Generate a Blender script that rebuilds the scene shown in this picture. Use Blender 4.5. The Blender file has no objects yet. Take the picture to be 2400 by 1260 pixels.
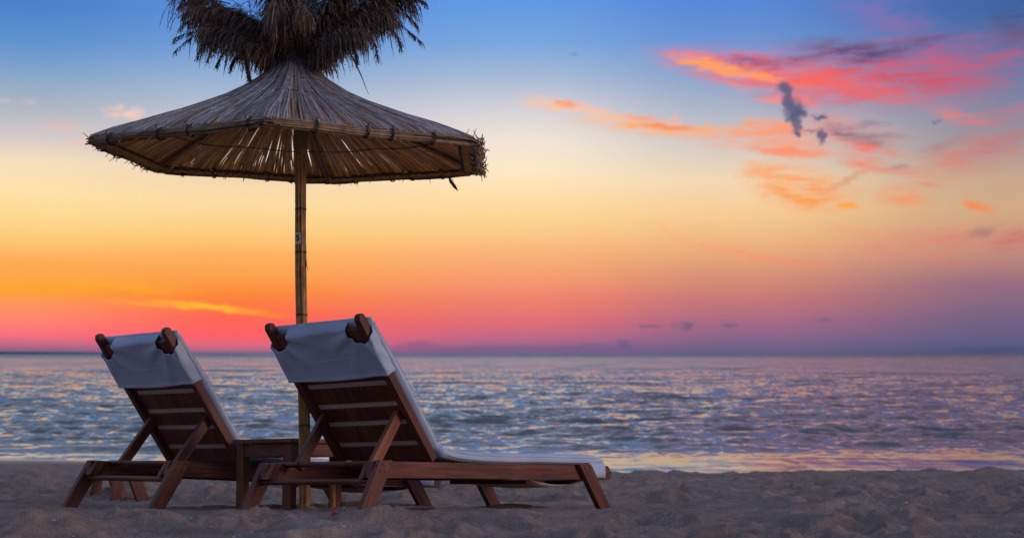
import bpy, bmesh, math, random
import numpy as np
from mathutils import Vector, Matrix

random.seed(7)
RNG = np.random.default_rng(11)
SC = bpy.context.scene
COL = SC.collection
R = math.radians

# ------------------------------------------------------------------ camera
CAM_H = 0.734
cd = bpy.data.cameras.new('camera')
cam = bpy.data.objects.new('camera', cd)
COL.objects.link(cam)
SC.camera = cam
cam.location = (0, 0, CAM_H)
cam.rotation_euler = (R(90) + math.atan(199 / 3340), 0, 0)
cd.sensor_width = 36
cd.lens = 36 * 3340 / 2400
cd.clip_start = 0.1
cd.clip_end = 20000
cd.dof.use_dof = True
cd.dof.focus_distance = 7.2
cd.dof.aperture_fstop = 3.6

SC.view_settings.view_transform = 'Standard'
SC.view_settings.look = 'None'
SC.view_settings.exposure = 0
SC.view_settings.gamma = 1


def lin(c):
    o = []
    for v in c[:3]:
        v = v / 255.0
        o.append(v / 12.92 if v <= 0.04045 else ((v + 0.055) / 1.055) ** 2.4)
    return (o[0], o[1], o[2], 1.0)


# ------------------------------------------------------------------ sky (world)
world = bpy.data.worlds.new('World')
SC.world = world
world.use_nodes = True
NT = world.node_tree
NT.nodes.clear()


def wn(t, **k):
    n = NT.nodes.new(t)
    for a, b in k.items():
        setattr(n, a, b)
    return n


def wmath(op, a, b=None, clamp=False):
    n = wn('ShaderNodeMath', operation=op, use_clamp=clamp)
    for i, v in enumerate((a, b)):
        if v is None:
            continue
        if hasattr(v, 'is_linked'):
            NT.links.new(v, n.inputs[i])
        else:
            n.inputs[i].default_value = v
    return n.outputs[0]


def wmix(fac, a, b):
    n = wn('ShaderNodeMix', data_type='RGBA')
    n.clamp_factor = True
    for s, v in ((n.inputs[0], fac), (n.inputs[6], a), (n.inputs[7], b)):
        if hasattr(v, 'is_linked'):
            NT.links.new(v, s)
        else:
            s.default_value = v
    return n.outputs[2]


def smooth(val, a, b, t0=0.0, t1=1.0):
    n = wn('ShaderNodeMapRange', interpolation_type='SMOOTHSTEP')
    NT.links.new(val, n.inputs[0])
    n.inputs[1].default_value = a
    n.inputs[2].default_value = b
    n.inputs[3].default_value = t0
    n.inputs[4].default_value = t1
    return n.outputs[0]


tc = wn('ShaderNodeTexCoord')
sep = wn('ShaderNodeSeparateXYZ')
NT.links.new(tc.outputs['Generated'], sep.inputs[0])
AZ = wmath('MULTIPLY', wmath('ARCTAN2', sep.outputs[0], sep.outputs[1]), 57.29578)
EL = wmath('MULTIPLY', wmath('ARCSINE', sep.outputs[2]), 57.29578)


def row_el(y):
    return math.degrees(math.atan((630 - y) / 3340) + math.atan(199 / 3340))


def px_dir(x, y):
    """azimuth and elevation (degrees) of the sky at a place in the photograph"""
    ph = math.atan(199 / 3340)
    a, b = (x - 1200) / 3340, (630 - y) / 3340
    X, Y, Z = a, math.cos(ph) - b * math.sin(ph), math.sin(ph) + b * math.cos(ph)
    return math.degrees(math.atan2(X, Y)), math.degrees(math.atan2(Z, math.hypot(X, Y)))


SKYCOLS = [
    (30, [(0, (76, 127, 202)), (100, (96, 148, 208)), (180, (138, 168, 200)), (240, (172, 180, 194)), (310, (206, 198, 200)),
          (375, (246, 222, 190)), (450, (253, 226, 166)), (530, (253, 212, 135)), (610, (252, 172, 88)), (680, (253, 164, 50)),
          (705, (255, 150, 88)), (745, (255, 134, 112)), (782, (250, 112, 126)), (806, (190, 105, 135)), (825, (96, 92, 122))]),
    (560, [(0, (86, 139, 219)), (100, (108, 154, 216)), (180, (148, 176, 212)), (260, (188, 194, 208)), (340, (222, 210, 205)),
           (410, (242, 214, 178)), (475, (253, 220, 164)), (540, (253, 206, 130)), (595, (253, 178, 96)), (645, (253, 162, 76)),
           (690, (253, 136, 58)), (740, (254, 104, 82)), (785, (253, 96, 104)), (810, (215, 105, 130)), (826, (120, 100, 132))]),
    (1230, [(0, (96, 152, 229)), (100, (122, 166, 222)), (180, (166, 186, 214)), (250, (210, 207, 217)), (330, (242, 228, 214)),
            (400, (254, 231, 198)), (465, (254, 222, 165)), (530, (253, 207, 140)), (590, (250, 180, 120)), (650, (247, 156, 112)),
            (700, (240, 130, 110)), (750, (226, 111, 116)), (790, (190, 105, 136)), (815, (134, 97, 136)), (828, (110, 95, 130))]),
    (1700, [(0, (86, 135, 216)), (90, (106, 148, 212)), (180, (140, 165, 205)), (250, (170, 180, 200)), (340, (212, 202, 198)),
            (420, (242, 216, 180)), (500, (248, 204, 150)), (570, (238, 180, 128)), (640, (218, 148, 118)), (700, (200, 120, 120)),
            (760, (163, 105, 134)), (800, (126, 100, 138)), (828, (92, 95, 125))]),
    (2370, [(0, (66, 100, 167)), (100, (76, 116, 168)), (180, (104, 124, 166)), (250, (132, 136, 162)), (340, (162, 150, 152)),
            (410, (198, 168, 144)), (480, (210, 170, 132)), (540, (208, 158, 126)), (600, (190, 136, 126)), (660, (152, 110, 126)),
            (740, (118, 98, 132)), (800, (94, 92, 130)), (828, (76, 82, 114))]),
]
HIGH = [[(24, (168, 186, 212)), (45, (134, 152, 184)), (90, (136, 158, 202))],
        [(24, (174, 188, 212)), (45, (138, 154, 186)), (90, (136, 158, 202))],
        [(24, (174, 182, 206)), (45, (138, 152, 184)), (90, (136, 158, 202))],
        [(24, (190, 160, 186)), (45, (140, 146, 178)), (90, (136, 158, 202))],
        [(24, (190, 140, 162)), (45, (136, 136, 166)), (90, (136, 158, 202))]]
# elevation 0..90 squeezed by a square root so that the band at the horizon gets the resolution
ELN = wmath('POWER', wmath('DIVIDE', wmath('MAXIMUM', EL, 0.0), 90.0), 0.5)
ELN.node.use_clamp = True


def el_ramp(stops):
    """piecewise-smooth ramp, any number of stops (two chained ramps)"""
    stops = sorted(stops)
    n = wn('ShaderNodeValToRGB')
    cr = n.color_ramp
    cr.interpolation = 'LINEAR'
    e0, c0 = stops[0]
    cr.elements[0].position = math.sqrt(max(e0, 0) / 90)
    cr.elements[0].color = lin(c0)
    e1, c1 = stops[-1]
    cr.elements[1].position = math.sqrt(e1 / 90)
    cr.elements[1].color = lin(c1)
    for e, c in stops[1:-1]:
        k = cr.elements.new(math.sqrt(max(e, 0) / 90))
        k.color = lin(c)
    NT.links.new(ELN, n.inputs[0])
    return n.outputs[0]


sky = None
prev_az = None
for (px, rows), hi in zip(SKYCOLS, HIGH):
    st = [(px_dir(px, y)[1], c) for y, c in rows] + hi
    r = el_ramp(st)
    az = px_dir(px, 420)[0]
    if sky is None:
        sky = r
    else:
        sky = wmix(smooth(AZ, prev_az, az), sky, r)
    prev_az = az
# sky away from the afterglow: dim blue and violet dusk
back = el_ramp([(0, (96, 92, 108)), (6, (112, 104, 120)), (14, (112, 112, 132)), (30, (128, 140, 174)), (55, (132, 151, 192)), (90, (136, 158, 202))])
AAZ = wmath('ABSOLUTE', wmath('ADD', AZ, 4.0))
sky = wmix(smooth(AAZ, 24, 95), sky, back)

# clouds, placed by direction in the sky
cmb = wn('ShaderNodeCombineXYZ')
NT.links.new(AZ, cmb.inputs[0])
NT.links.new(EL, cmb.inputs[1])


def cnoise(scale, detail, stretch):
    m = wn('ShaderNodeMapping')
    m.inputs['Scale'].default_value = stretch
    NT.links.new(cmb.outputs[0], m.inputs[0])
    n = wn('ShaderNodeTexNoise')
    n.inputs['Scale'].default_value = scale
    n.inputs['Detail'].default_value = detail
    NT.links.new(m.outputs[0], n.inputs['Vector'])
    return n


n1 = cnoise(0.75, 5, (0.75, 1.5, 1))
n2 = cnoise(2.6, 4, (0.7, 1.4, 1))


def voff(n, amt):
    s = wn('ShaderNodeVectorMath', operation='SUBTRACT')
    NT.links.new(n.outputs['Color'], s.inputs[0])
    s.inputs[1].default_value = (0.5, 0.5, 0.5)
    m = wn('ShaderNodeVectorMath', operation='MULTIPLY')
    NT.links.new(s.outputs[0], m.inputs[0])
    m.inputs[1].default_value = amt
    return m.outputs[0]


def vadd(a, b):
    s = wn('ShaderNodeVectorMath', operation='ADD')
    NT.links.new(a, s.inputs[0])
    NT.links.new(b, s.inputs[1])
    return s.outputs[0]


UVC = vadd(vadd(cmb.outputs[0], voff(n1, (2.6, 1.1, 0))), voff(n2, (0.7, 0.35, 0)))
n3 = cnoise(1.5, 8, (0.45, 2.4, 1))
n3.inputs['Roughness'].default_value = 0.68
WISP = smooth(n3.outputs['Fac'], 0.33, 0.66, 0.22, 1.2)

CL = [  # x, y, half length, half height, tilt (down to the right), colour, opacity, softness
    (2080, 48, 120, 38, 25, (158, 108, 168), .5, 1), (2210, 100, 120, 26, 15, (140, 105, 160), .4, 1),
    (2385, 60, 60, 38, 10, (60, 78, 112), .7, 1), (1720, 95, 110, 9, -6, (132, 142, 195), .35, 1),
    (2150, 160, 280, 48, -8, (176, 92, 134), .62, 1), (2020, 178, 260, 50, 4, (226, 92, 108), .8, 1),
    (1780, 168, 190, 26, 11, (252, 104, 96), .95, .8), (1950, 200, 170, 24, 10, (250, 104, 96), .75, 1),
    (1690, 157, 90, 10, 13, (255, 160, 104), .95, .6), (1735, 172, 110, 7, 12, (255, 160, 110), .7, .7),
    (1750, 143, 70, 9, 8, (128, 82, 128), .8, 1),
    (1990, 118, 110, 18, 8, (98, 78, 122), .85, .9), (2080, 122, 90, 14, -12, (84, 78, 120), .75, 1), (2170, 100, 70, 9, -14, (92, 84, 130), .5, 1),
    (1870, 140, 90, 12, -8, (134, 84, 124), .7, 1), (2180, 185, 130, 20, 5, (200, 88, 108), .75, 1), (2300, 155, 120, 14, -18, (196, 96, 126), .5, 1),
    (1640, 130, 60, 7, 8, (242, 130, 150), .55, 1), (2050, 220, 120, 12, 5, (214, 110, 128), .5, 1),
    (1720, 200, 34, 7, 20, (240, 140, 140), .55, 1), (1810, 231, 34, 6, 2, (252, 140, 130), .8, .8), (1880, 236, 30, 8, 15, (250, 120, 120), .7, .8),
    (1290, 243, 62, 12, 5, (255, 196, 150), .9, .7), (1330, 243, 28, 6, 4, (255, 140, 90), .9, .9), (1370, 256, 70, 10, 12, (252, 196, 162), .8, 1),
    (1430, 270, 70, 10, 14, (252, 192, 162), .75, 1), (1450, 288, 90, 12, 3, (255, 190, 140), .8, .9), (1500, 277, 44, 6, 6, (252, 160, 126), .7, .9),
    (1550, 302, 90, 11, 6, (255, 180, 116), .9, .8), (1570, 298, 66, 6, 4, (255, 138, 84), .9, .8), (1690, 305, 60, 9, 3, (255, 172, 104), .8, .9),
    (1585, 281, 18, 8, -30, (252, 180, 160), .5, 1), (1650, 318, 190, 14, 5, (244, 184, 150), .5, 1),
    (1800, 297, 60, 13, 4, (255, 160, 106), .85, .7), (1840, 312, 90, 20, 4, (252, 158, 122), .75, .9), (1800, 340, 130, 18, 8, (250, 160, 122), .75, .9),
    (1850, 355, 80, 8, 4, (255, 140, 96), .8, .8), (1980, 310, 110, 34, 12, (236, 146, 134), .6, 1), (2010, 322, 70, 12, 20, (130, 98, 122), .75, .9),
    (2060, 318, 60, 6, 4, (140, 112, 130), .55, 1), (2040, 346, 66, 9, 16, (250, 120, 104), .75, .9), (2040, 292, 40, 6, -6, (136, 112, 138), .5, 1),
    (1800, 415, 60, 20, 16, (252, 170, 112), .8, .9), (1880, 440, 100, 34, 14, (252, 160, 98), .85, .8), (1850, 440, 46, 8, 26, (250, 196, 138), .6, 1),
    (1885, 470, 60, 10, 14, (252, 160, 84), .8, .8), (1990, 420, 60, 6, -26, (216, 148, 118), .6, 1),
    (2020, 382, 50, 14, 16, (240, 138, 112), .75, .9), (2090, 396, 70, 9, 8, (226, 140, 122), .6, 1), (2110, 388, 26, 5, 0, (160, 120, 126), .5, 1),
    (2110, 460, 52, 18, 6, (246, 144, 98), .75, .9), (1993, 483, 18, 7, 4, (255, 164, 74), .9, .8), (2297, 485, 30, 7, 12, (250, 134, 88), .85, .8),
    (2270, 365, 120, 34, -14, (222, 122, 110), .6, 1), (2220, 335, 60, 10, -20, (160, 120, 128), .4, 1), (2250, 272, 54, 12, 10, (236, 126, 122), .65, .9),
    (2350, 268, 80, 14, -8, (212, 112, 122), .5, 1), (2150, 245, 120, 10, 4, (190, 134, 150), .35, 1), (2192, 285, 7, 4, 0, (116, 110, 136), .8, 1),
    (2180, 433, 30, 5, 6, (222, 130, 112), .5, 1), (2345, 330, 70, 18, -18, (190, 112, 118), .45, 1),
    (1740, 594, 110, 9, 12, (250, 146, 112), .6, 1), (1590, 556, 60, 5, 30, (252, 168, 110), .25, 1), (1850, 616, 80, 6, 6, (248, 138, 112), .5, 1),
    (2240, 560, 170, 20, 2, (224, 124, 114), .5, 1), (2300, 546, 30, 8, -20, (150, 112, 120), .55, 1), (2375, 560, 50, 22, -6, (196, 104, 116), .55, 1),
    (1990, 540, 60, 10, 4, (238, 158, 112), .35, 1), (2260, 615, 110, 5, 3, (214, 120, 110), .35, 1), (2100, 590, 120, 14, 3, (230, 130, 112), .3, 1),
    (150, 298, 48, 9, 0, (246, 186, 168), .6, 1), (272, 263, 19, 9, -8, (246, 200, 186), .85, .9), (318, 267, 21, 9, -6, (252, 206, 190), .85, .9),
    (195, 333, 34, 10, -6, (252, 184, 174), .6, 1), (75, 240, 16, 5, 0, (214, 190, 200), .5, 1), (14, 235, 14, 4, 0, (214, 190, 200), .5, 1),
    (490, 720, 100, 6, 7, (255, 200, 40), .85, 1), (370, 711, 90, 5, 2, (255, 176, 50), .6, 1), (300, 672, 130, 9, 4, (255, 178, 44), .55, 1),
    (620, 733, 70, 5, 4, (255, 150, 40), .6, 1), (1000, 770, 150, 6, 2, (222, 100, 124), .35, 1),
    (1460, 805, 24, 9, 0, (112, 92, 136), .8, .8), (1400, 815, 60, 8, 0, (120, 94, 138), .7, .9), (985, 812, 50, 9, 0, (160, 92, 132), .8, .8), (1230, 820, 330, 8, 0, (122, 94, 136), .7, 1),
    (1520, 765, 32, 4, 0, (112, 90, 128), .65, 1), (1605, 764, 17, 8, 0, (104, 92, 130), .75, .9), (1710, 763, 20, 5, 0, (108, 92, 130), .7, 1),
    (1925, 749, 18, 5, 0, (106, 94, 132), .6, 1), (2330, 820, 120, 5, 0, (70, 76, 108), .5, 1), (1346, 129, 8, 3, 0, (110, 140, 190), .6, 1),
]
DARK = [  # the small dark cloud, crisper
    (1842, 206, 22, 14, 0, (88, 88, 124), .86, .7), (1846, 232, 14, 20, 0, (90, 90, 126), .86, .7), (1860, 258, 26, 24, 30, (86, 86, 122), .86, .7),
    (1880, 264, 18, 15, 0, (82, 86, 120), .82, .75), (1867, 290, 14, 24, -5, (84, 86, 120), .82, .75), (1852, 282, 12, 8, 0, (100, 98, 128), .8, .8),
    (1872, 314, 9, 9, 30, (92, 90, 124), .9, .8), (1922, 274, 18, 7, 0, (88, 88, 122), .9, .8), (1926, 318, 12, 15, 10, (96, 92, 124), .9, .7),
    (1900, 308, 26, 4, 0, (104, 96, 126), .6, 1),
]


def blob(sky, coord, x, y, a, b, rot, col, op, soft, wisp=None, wide=True):
    u, v = px_dir(x, y)
    k = 0.01716
    m = wn('ShaderNodeMapping', vector_type='TEXTURE')
    m.inputs['Location'].default_value = (u, v, 0)
    m.inputs['Rotation'].default_value = (0, 0, -R(rot))
    m.inputs['Scale'].default_value = (a * k * (1.7 if wide else 1.3), b * k * (2.05 if wide else 1.4), 1)
    # evaluated one cloud after another, which keeps the shader small
    dep = wn('ShaderNodeVectorMath', operation='MULTIPLY_ADD')
    NT.links.new(sky, dep.inputs[0])
    dep.inputs[1].default_value = (1e-7, 1e-7, 1e-7)
    NT.links.new(coord, dep.inputs[2])
    NT.links.new(dep.outputs[0], m.inputs[0])
    l = wn('ShaderNodeVectorMath', operation='LENGTH')
    NT.links.new(m.outputs[0], l.inputs[0])
    f = smooth(l.outputs['Value'], 1.0, 1.0 - 0.98 * soft if soft < 1 else 0.0, 0, op)
    if wisp is not None:
        f = wmath('MULTIPLY', f, wisp, True)
    return wmix(f, sky, lin(col))


sky_clear = sky
UVD = vadd(cmb.outputs[0], vadd(voff(n2, (0.4, 0.35, 0)), (lambda n: voff(n, (.36, .34, 0)))(cnoise(5.0, 6, (1, 1, 1)))))
UVC2 = vadd(cmb.outputs[0], vadd(voff(n2, (1.0, 0.32, 0)), voff(n1, (0.9, 0.3, 0))))
for c in CL:
    big = c[3] > 8 and c[1] < 700
    sky = blob(sky, UVC2, *c, wisp=WISP if big else None)
for c in DARK:
    sky = blob(sky, UVD, *c, wide=False)

SKY_GAIN = 1.0
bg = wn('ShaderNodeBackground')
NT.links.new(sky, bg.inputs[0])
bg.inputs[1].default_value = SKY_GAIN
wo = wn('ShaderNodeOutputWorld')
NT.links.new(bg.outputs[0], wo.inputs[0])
world.cycles.sampling_method = 'MANUAL'
world.cycles.sample_map_resolution = 512

# one very soft low warm lamp: added from the right, where no sun stands, for relief on sand and wood
sd = bpy.data.lights.new('sun', 'SUN')
sd.energy = 1.0
sd.color = (1.0, 0.73, 0.60)
sd.angle = R(18)
sun = bpy.data.objects.new('sun', sd)
COL.objects.link(sun)
_az, _el = R(110), R(9)
sun.rotation_euler = Vector((-math.sin(_az) * math.cos(_el), -math.cos(_az) * math.cos(_el), -math.sin(_el))).to_track_quat('-Z', 'Y').to_euler()


# ------------------------------------------------------------------ helpers
def tag(o, label=None, cat=None, group=None, kind=None):
    if label: o['label'] = label
    if cat: o['category'] = cat
    if group: o['group'] = group
    if kind: o['kind'] = kind
    return o


def empty(name, mat=None):
    o = bpy.data.objects.new(name, None)
    o.empty_display_size = 0.1
    COL.objects.link(o)
    if mat is not None:
        o.matrix_world = mat
    return o


def link(name, me, mat, parent=None, matrix=None, smooth_=False):
    o = bpy.data.objects.new(name, me)
    COL.objects.link(o)
    if mat is not None:
        me.materials.append(mat)
    if parent is not None:
        o.parent = parent
    if matrix is not None:
        o.matrix_local = matrix
    if smooth_:
        me.polygons.foreach_set('use_smooth', [True] * len(me.polygons))
    return o


class MB:
    def __init__(s):
        s.v = []; s.f = []

    def tube(s, pts, rad, n=6, caps=True, twist=0.0):
        """tube through a list of points, radius scalar or per point"""
        P = [Vector(p) for p in pts]
        if not hasattr(rad, '__len__'):
            rad = [rad] * len(P)
        b0 = len(s.v)
        d = (P[1] - P[0]).normalized()
        a = d.orthogonal().normalized()
        for i, p in enumerate(P):
            if i == 0: t = P[1] - P[0]
            elif i == len(P) - 1: t = P[-1] - P[-2]
            else: t = P[i + 1] - P[i - 1]
            t.normalize()
            a = (a - t * a.dot(t)).normalized()
            b = t.cross(a)
            for k in range(n):
                q = 2 * math.pi * k / n + twist
                s.v.append(p + (a * math.cos(q) + b * math.sin(q)) * rad[i])
        for i in range(len(P) - 1):
            for k in range(n):
                k2 = (k + 1) % n
                s.f.append((b0 + i * n + k, b0 + i * n + k2, b0 + (i + 1) * n + k2, b0 + (i + 1) * n + k))
        if caps:
            s.f.append(tuple(b0 + k for k in reversed(range(n))))
            s.f.append(tuple(b0 + (len(P) - 1) * n + k for k in range(n)))

    def ribbon(s, pts, wid, side):
        b0 = len(s.v)
        for p, w in zip(pts, wid):
            s.v.append(p - side * w); s.v.append(p + side * w)
        for i in range(len(pts) - 1):
            q = b0 + 2 * i
            s.f.append((q, q + 1, q + 3, q + 2))

    def mesh(s, name):
        me = bpy.data.meshes.new(name)
        me.from_pydata([tuple(v) for v in s.v], [], s.f)
        me.update()
        return me


def nodes_mat(name):
    m = bpy.data.materials.new(name)
    m.use_nodes = True
    nt = m.node_tree
    nt.nodes.clear()
    out = nt.nodes.new('ShaderNodeOutputMaterial')
    p = nt.nodes.new('ShaderNodeBsdfPrincipled')
    nt.links.new(p.outputs[0], out.inputs[0])
    return m, nt, p, out


def ramp(nt, fac, stops):
    n = nt.nodes.new('ShaderNodeValToRGB')
    cr = n.color_ramp
    cr.elements[0].position, cr.elements[0].color = stops[0][0], (*stops[0][1], 1)
    cr.elements[1].position, cr.elements[1].color = stops[-1][0], (*stops[-1][1], 1)
    for p, c in stops[1:-1]:
        e = cr.elements.new(p); e.color = (*c, 1)
    nt.links.new(fac, n.inputs[0])
    return n.outputs[0]


def noise(nt, vec, scale, detail=3, stretch=(1, 1, 1), rough=0.5):
    mp = nt.nodes.new('ShaderNodeMapping')
    mp.inputs['Scale'].default_value = stretch
    nt.links.new(vec, mp.inputs[0])
    n = nt.nodes.new('ShaderNodeTexNoise')
    n.inputs['Scale'].default_value = scale
    n.inputs['Detail'].default_value = detail
    n.inputs['Roughness'].default_value = rough
    nt.links.new(mp.outputs[0], n.inputs['Vector'])
    return n


def bump(nt, p, height, strength, dist):
    b = nt.nodes.new('ShaderNodeBump')
    b.inputs['Strength'].default_value = strength
    b.inputs['Distance'].default_value = dist
    nt.links.new(height, b.inputs['Height'])
    nt.links.new(b.outputs[0], p.inputs['Normal'])
    return b


def mixc(nt, fac, a, b, mode='MIX'):
    n = nt.nodes.new('ShaderNodeMix')
    n.data_type = 'RGBA'
    n.blend_type = mode
    for s, v in ((n.inputs[0], fac), (n.inputs[6], a), (n.inputs[7], b)):
        if hasattr(v, 'is_linked'):
            nt.links.new(v, s)
        elif isinstance(v, (int, float)):
            s.default_value = v
        else:
            s.default_value = (*v[:3], 1)
    return n.outputs[2]


def objvec(nt):
    t = nt.nodes.new('ShaderNodeTexCoord')
    return t.outputs['Object']


def wood_mat(name, dark, mid, light, rough=0.5):
    m, nt, p, out = nodes_mat(name)
    oc = objvec(nt)
    oi = nt.nodes.new('ShaderNodeObjectInfo')
    vm = nt.nodes.new('ShaderNodeVectorMath'); vm.operation = 'ADD'
    sc = nt.nodes.new('ShaderNodeVectorMath'); sc.operation = 'SCALE'
    nt.links.new(oi.outputs['Random'], sc.inputs['Scale'])
    sc.inputs[0].default_value = (13, 7, 5)
    nt.links.new(oc, vm.inputs[0]); nt.links.new(sc.outputs[0], vm.inputs[1])
    g = noise(nt, vm.outputs[0], 14, 6, (0.22, 3.5, 3.5), 0.6)
    b = noise(nt, vm.outputs[0], 4, 3, (0.6, 1.6, 1.6))
    c = ramp(nt, g.outputs['Fac'], [(0.28, dark), (0.5, mid), (0.74, light)])
    c2 = ramp(nt, b.outputs['Fac'], [(0.3, (0.62, 0.6, 0.6)), (0.7, (1.25, 1.2, 1.15))])
    col = mixc(nt, 1.0, c, c2, 'MULTIPLY')
    nt.links.new(col, p.inputs['Base Color'])
    rr = nt.nodes.new('ShaderNodeMapRange')
    nt.links.new(g.outputs['Fac'], rr.inputs[0])
    rr.inputs[3].default_value = rough - 0.1; rr.inputs[4].default_value = rough + 0.15
    nt.links.new(rr.outputs[0], p.inputs['Roughness'])
    bump(nt, p, g.outputs['Fac'], 0.25, 0.004)
    return m


M_WOOD = wood_mat('stained_wood', (0.045, 0.014, 0.009), (0.140, 0.036, 0.023), (0.25, 0.072, 0.044))
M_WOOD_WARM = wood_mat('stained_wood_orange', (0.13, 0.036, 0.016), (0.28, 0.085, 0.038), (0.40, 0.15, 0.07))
M_WOOD_TABLE = wood_mat('table_wood', (0.07, 0.022, 0.012), (0.18, 0.058, 0.03), (0.30, 0.115, 0.058))


def cloth_mat(name, col, dirt):
    m, nt, p, out = nodes_mat(name)
    oc = objvec(nt)
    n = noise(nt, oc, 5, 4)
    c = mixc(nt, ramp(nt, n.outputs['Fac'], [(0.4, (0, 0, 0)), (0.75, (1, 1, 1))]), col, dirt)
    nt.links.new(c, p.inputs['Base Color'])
    p.inputs['Roughness'].default_value = 0.9
    p.inputs['Specular IOR Level'].default_value = 0.2
    w = noise(nt, oc, 260, 2)
    f = noise(nt, oc, 9, 3)
    a = nt.nodes.new('ShaderNodeMath'); a.operation = 'MULTIPLY_ADD'
    nt.links.new(f.outputs['Fac'], a.inputs[0]); a.inputs[1].default_value = 6.0
    nt.links.new(w.outputs['Fac'], a.inputs[2])
    bump(nt, p, a.outputs[0], 0.35, 0.003)
    return m


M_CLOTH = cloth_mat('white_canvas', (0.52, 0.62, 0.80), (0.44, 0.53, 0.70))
M_CLOTH_UNDER = cloth_mat('undyed_lining', (0.74, 0.64, 0.56), (0.64, 0.54, 0.46))
M_SEAM = cloth_mat('seam', (0.60, 0.67, 0.80), (0.52, 0.59, 0.72))


def reed_mat(name, stops, transl, rough=0.55, tcol=(0.55, 0.36, 0.14)):
    m, nt, p, out = nodes_mat(name)
    g = nt.nodes.new('ShaderNodeNewGeometry')
    c = ramp(nt, g.outputs['Random Per Island'], stops)
    oc = objvec(nt)
    n = noise(nt, oc, 22, 4)
    c = mixc(nt, 1.0, c, ramp(nt, n.outputs['Fac'], [(0.3, (0.6, 0.6, 0.6)), (0.7, (1.2, 1.2, 1.2))]), 'MULTIPLY')
    nt.links.new(c, p.inputs['Base Color'])
    p.inputs['Roughness'].default_value = rough
    if transl > 0:
        t = nt.nodes.new('ShaderNodeBsdfTranslucent')
        t.inputs[0].default_value = (*tcol, 1)
        mx = nt.nodes.new('ShaderNodeMixShader')
        mx.inputs[0].default_value = transl
        nt.links.new(p.outputs[0], mx.inputs[1]); nt.links.new(t.outputs[0], mx.inputs[2])
        nt.links.new(mx.outputs[0], out.inputs[0])
    return m


M_REED = reed_mat('weathered_reed_skytint', [(0.0, (0.22, 0.20, 0.20)), (0.35, (0.44, 0.43, 0.46)), (0.7, (0.62, 0.62, 0.70)), (1.0, (0.80, 0.82, 0.92))], 0.50, 0.5, (0.82, 0.76, 0.68))  # weathered grey plus blue skylight mixed into the reed colour
M_REED_IN = reed_mat('sheltered_reed_glow', [(0.0, (0.44, 0.28, 0.13)), (0.35, (0.70, 0.48, 0.25)), (0.7, (0.84, 0.62, 0.36)), (1.0, (0.92, 0.76, 0.50))], 0.82, 0.55, (0.95, 0.70, 0.38))  # unweathered reed; warm glow under the canopy is put into its colour and translucency
M_REED_RIM = reed_mat('rim_reed', [(0.0, (0.18, 0.11, 0.06)), (0.5, (0.38, 0.25, 0.14)), (1.0, (0.58, 0.43, 0.27))], 0.2)
M_BAMBOO = reed_mat('pole_reed', [(0.0, (0.26, 0.12, 0.035)), (0.5, (0.50, 0.26, 0.08)), (1.0, (0.68, 0.40, 0.15))], 0.0, 0.45)
M_PLUME = reed_mat('reed_plume', [(0.0, (0.06, 0.038, 0.030)), (0.5, (0.15, 0.10, 0.078)), (1.0, (0.30, 0.23, 0.19))], 0.15, 0.8, (0.30, 0.15, 0.08))
M_PLUME_WARM = reed_mat('reed_plume_stem', [(0.0, (0.12, 0.07, 0.03)), (1.0, (0.24, 0.15, 0.07))], 0.2, 0.8, (0.3, 0.16, 0.07))
M_CORD = reed_mat('dark_cord', [(0, (0.02, 0.016, 0.016)), (1, (0.04, 0.03, 0.03))], 0, 0.8)
M_HEMCORD = reed_mat('brown_hem', [(0, (0.06, 0.028, 0.012)), (1, (0.13, 0.065, 0.03))], 0, 0.8)
M_RIB = reed_mat('rib_wood', [(0, (0.26, 0.15, 0.07)), (1, (0.36, 0.22, 0.11))], 0, 0.7)
M_LEAF = reed_mat('dry_leaf', [(0, (0.05, 0.07, 0.03)), (1, (0.07, 0.085, 0.04))], 0.2, 0.6, (0.1, 0.12, 0.04))


def flat_mat(name, col, rough=0.6, var=0.15):
    m, nt, p, out = nodes_mat(name)
    n = noise(nt, objvec(nt), 40, 3)
    c = mixc(nt, n.outputs['Fac'], [x * (1 - var) for x in col], [x * (1 + var) for x in col])
    nt.links.new(c, p.inputs['Base Color'])
    p.inputs['Roughness'].default_value = rough
    return m


M_TAG = flat_mat('tag_plastic', (0.62, 0.60, 0.62), 0.5, 0.05)
M_INK = flat_mat('tag_ink', (0.02, 0.02, 0.025), 0.6)
M_BOLT = flat_mat('bolt_metal', (0.05, 0.035, 0.03), 0.5)
M_RED = flat_mat('petal', (0.42, 0.012, 0.03), 0.6)
M_SHELL = flat_mat('shell', (0.62, 0.6, 0.6), 0.4)


# ------------------------------------------------------------------ numpy noise
def gnoise(x, y, seed=0):
    """2-D gradient noise, about -1..1"""
    rng = np.random.default_rng(seed)
    ang = rng.uniform(0, 2 * np.pi, 4096)
    gx, gy = np.cos(ang), np.sin(ang)
    xi = np.floor(x).astype(np.int64); yi = np.floor(y).astype(np.int64)
    fx = x - xi; fy = y - yi
    def h(i, j):
        k = (i * 73856093) ^ (j * 19349663)
        return np.abs(k ^ (k >> 13)) % 4096
    u = fx * fx * fx * (fx * (fx * 6 - 15) + 10); v = fy * fy * fy * (fy * (fy * 6 - 15) + 10)
    def d(i, j, a, b):
        k = h(i, j); return gx[k] * a + gy[k] * b
    n00 = d(xi, yi, fx, fy); n10 = d(xi + 1, yi, fx - 1, fy)
    n01 = d(xi, yi + 1, fx, fy - 1); n11 = d(xi + 1, yi + 1, fx - 1, fy - 1)
    return 1.5 * ((n00 * (1 - u) + n10 * u) * (1 - v) + (n01 * (1 - u) + n11 * u) * v)


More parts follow.
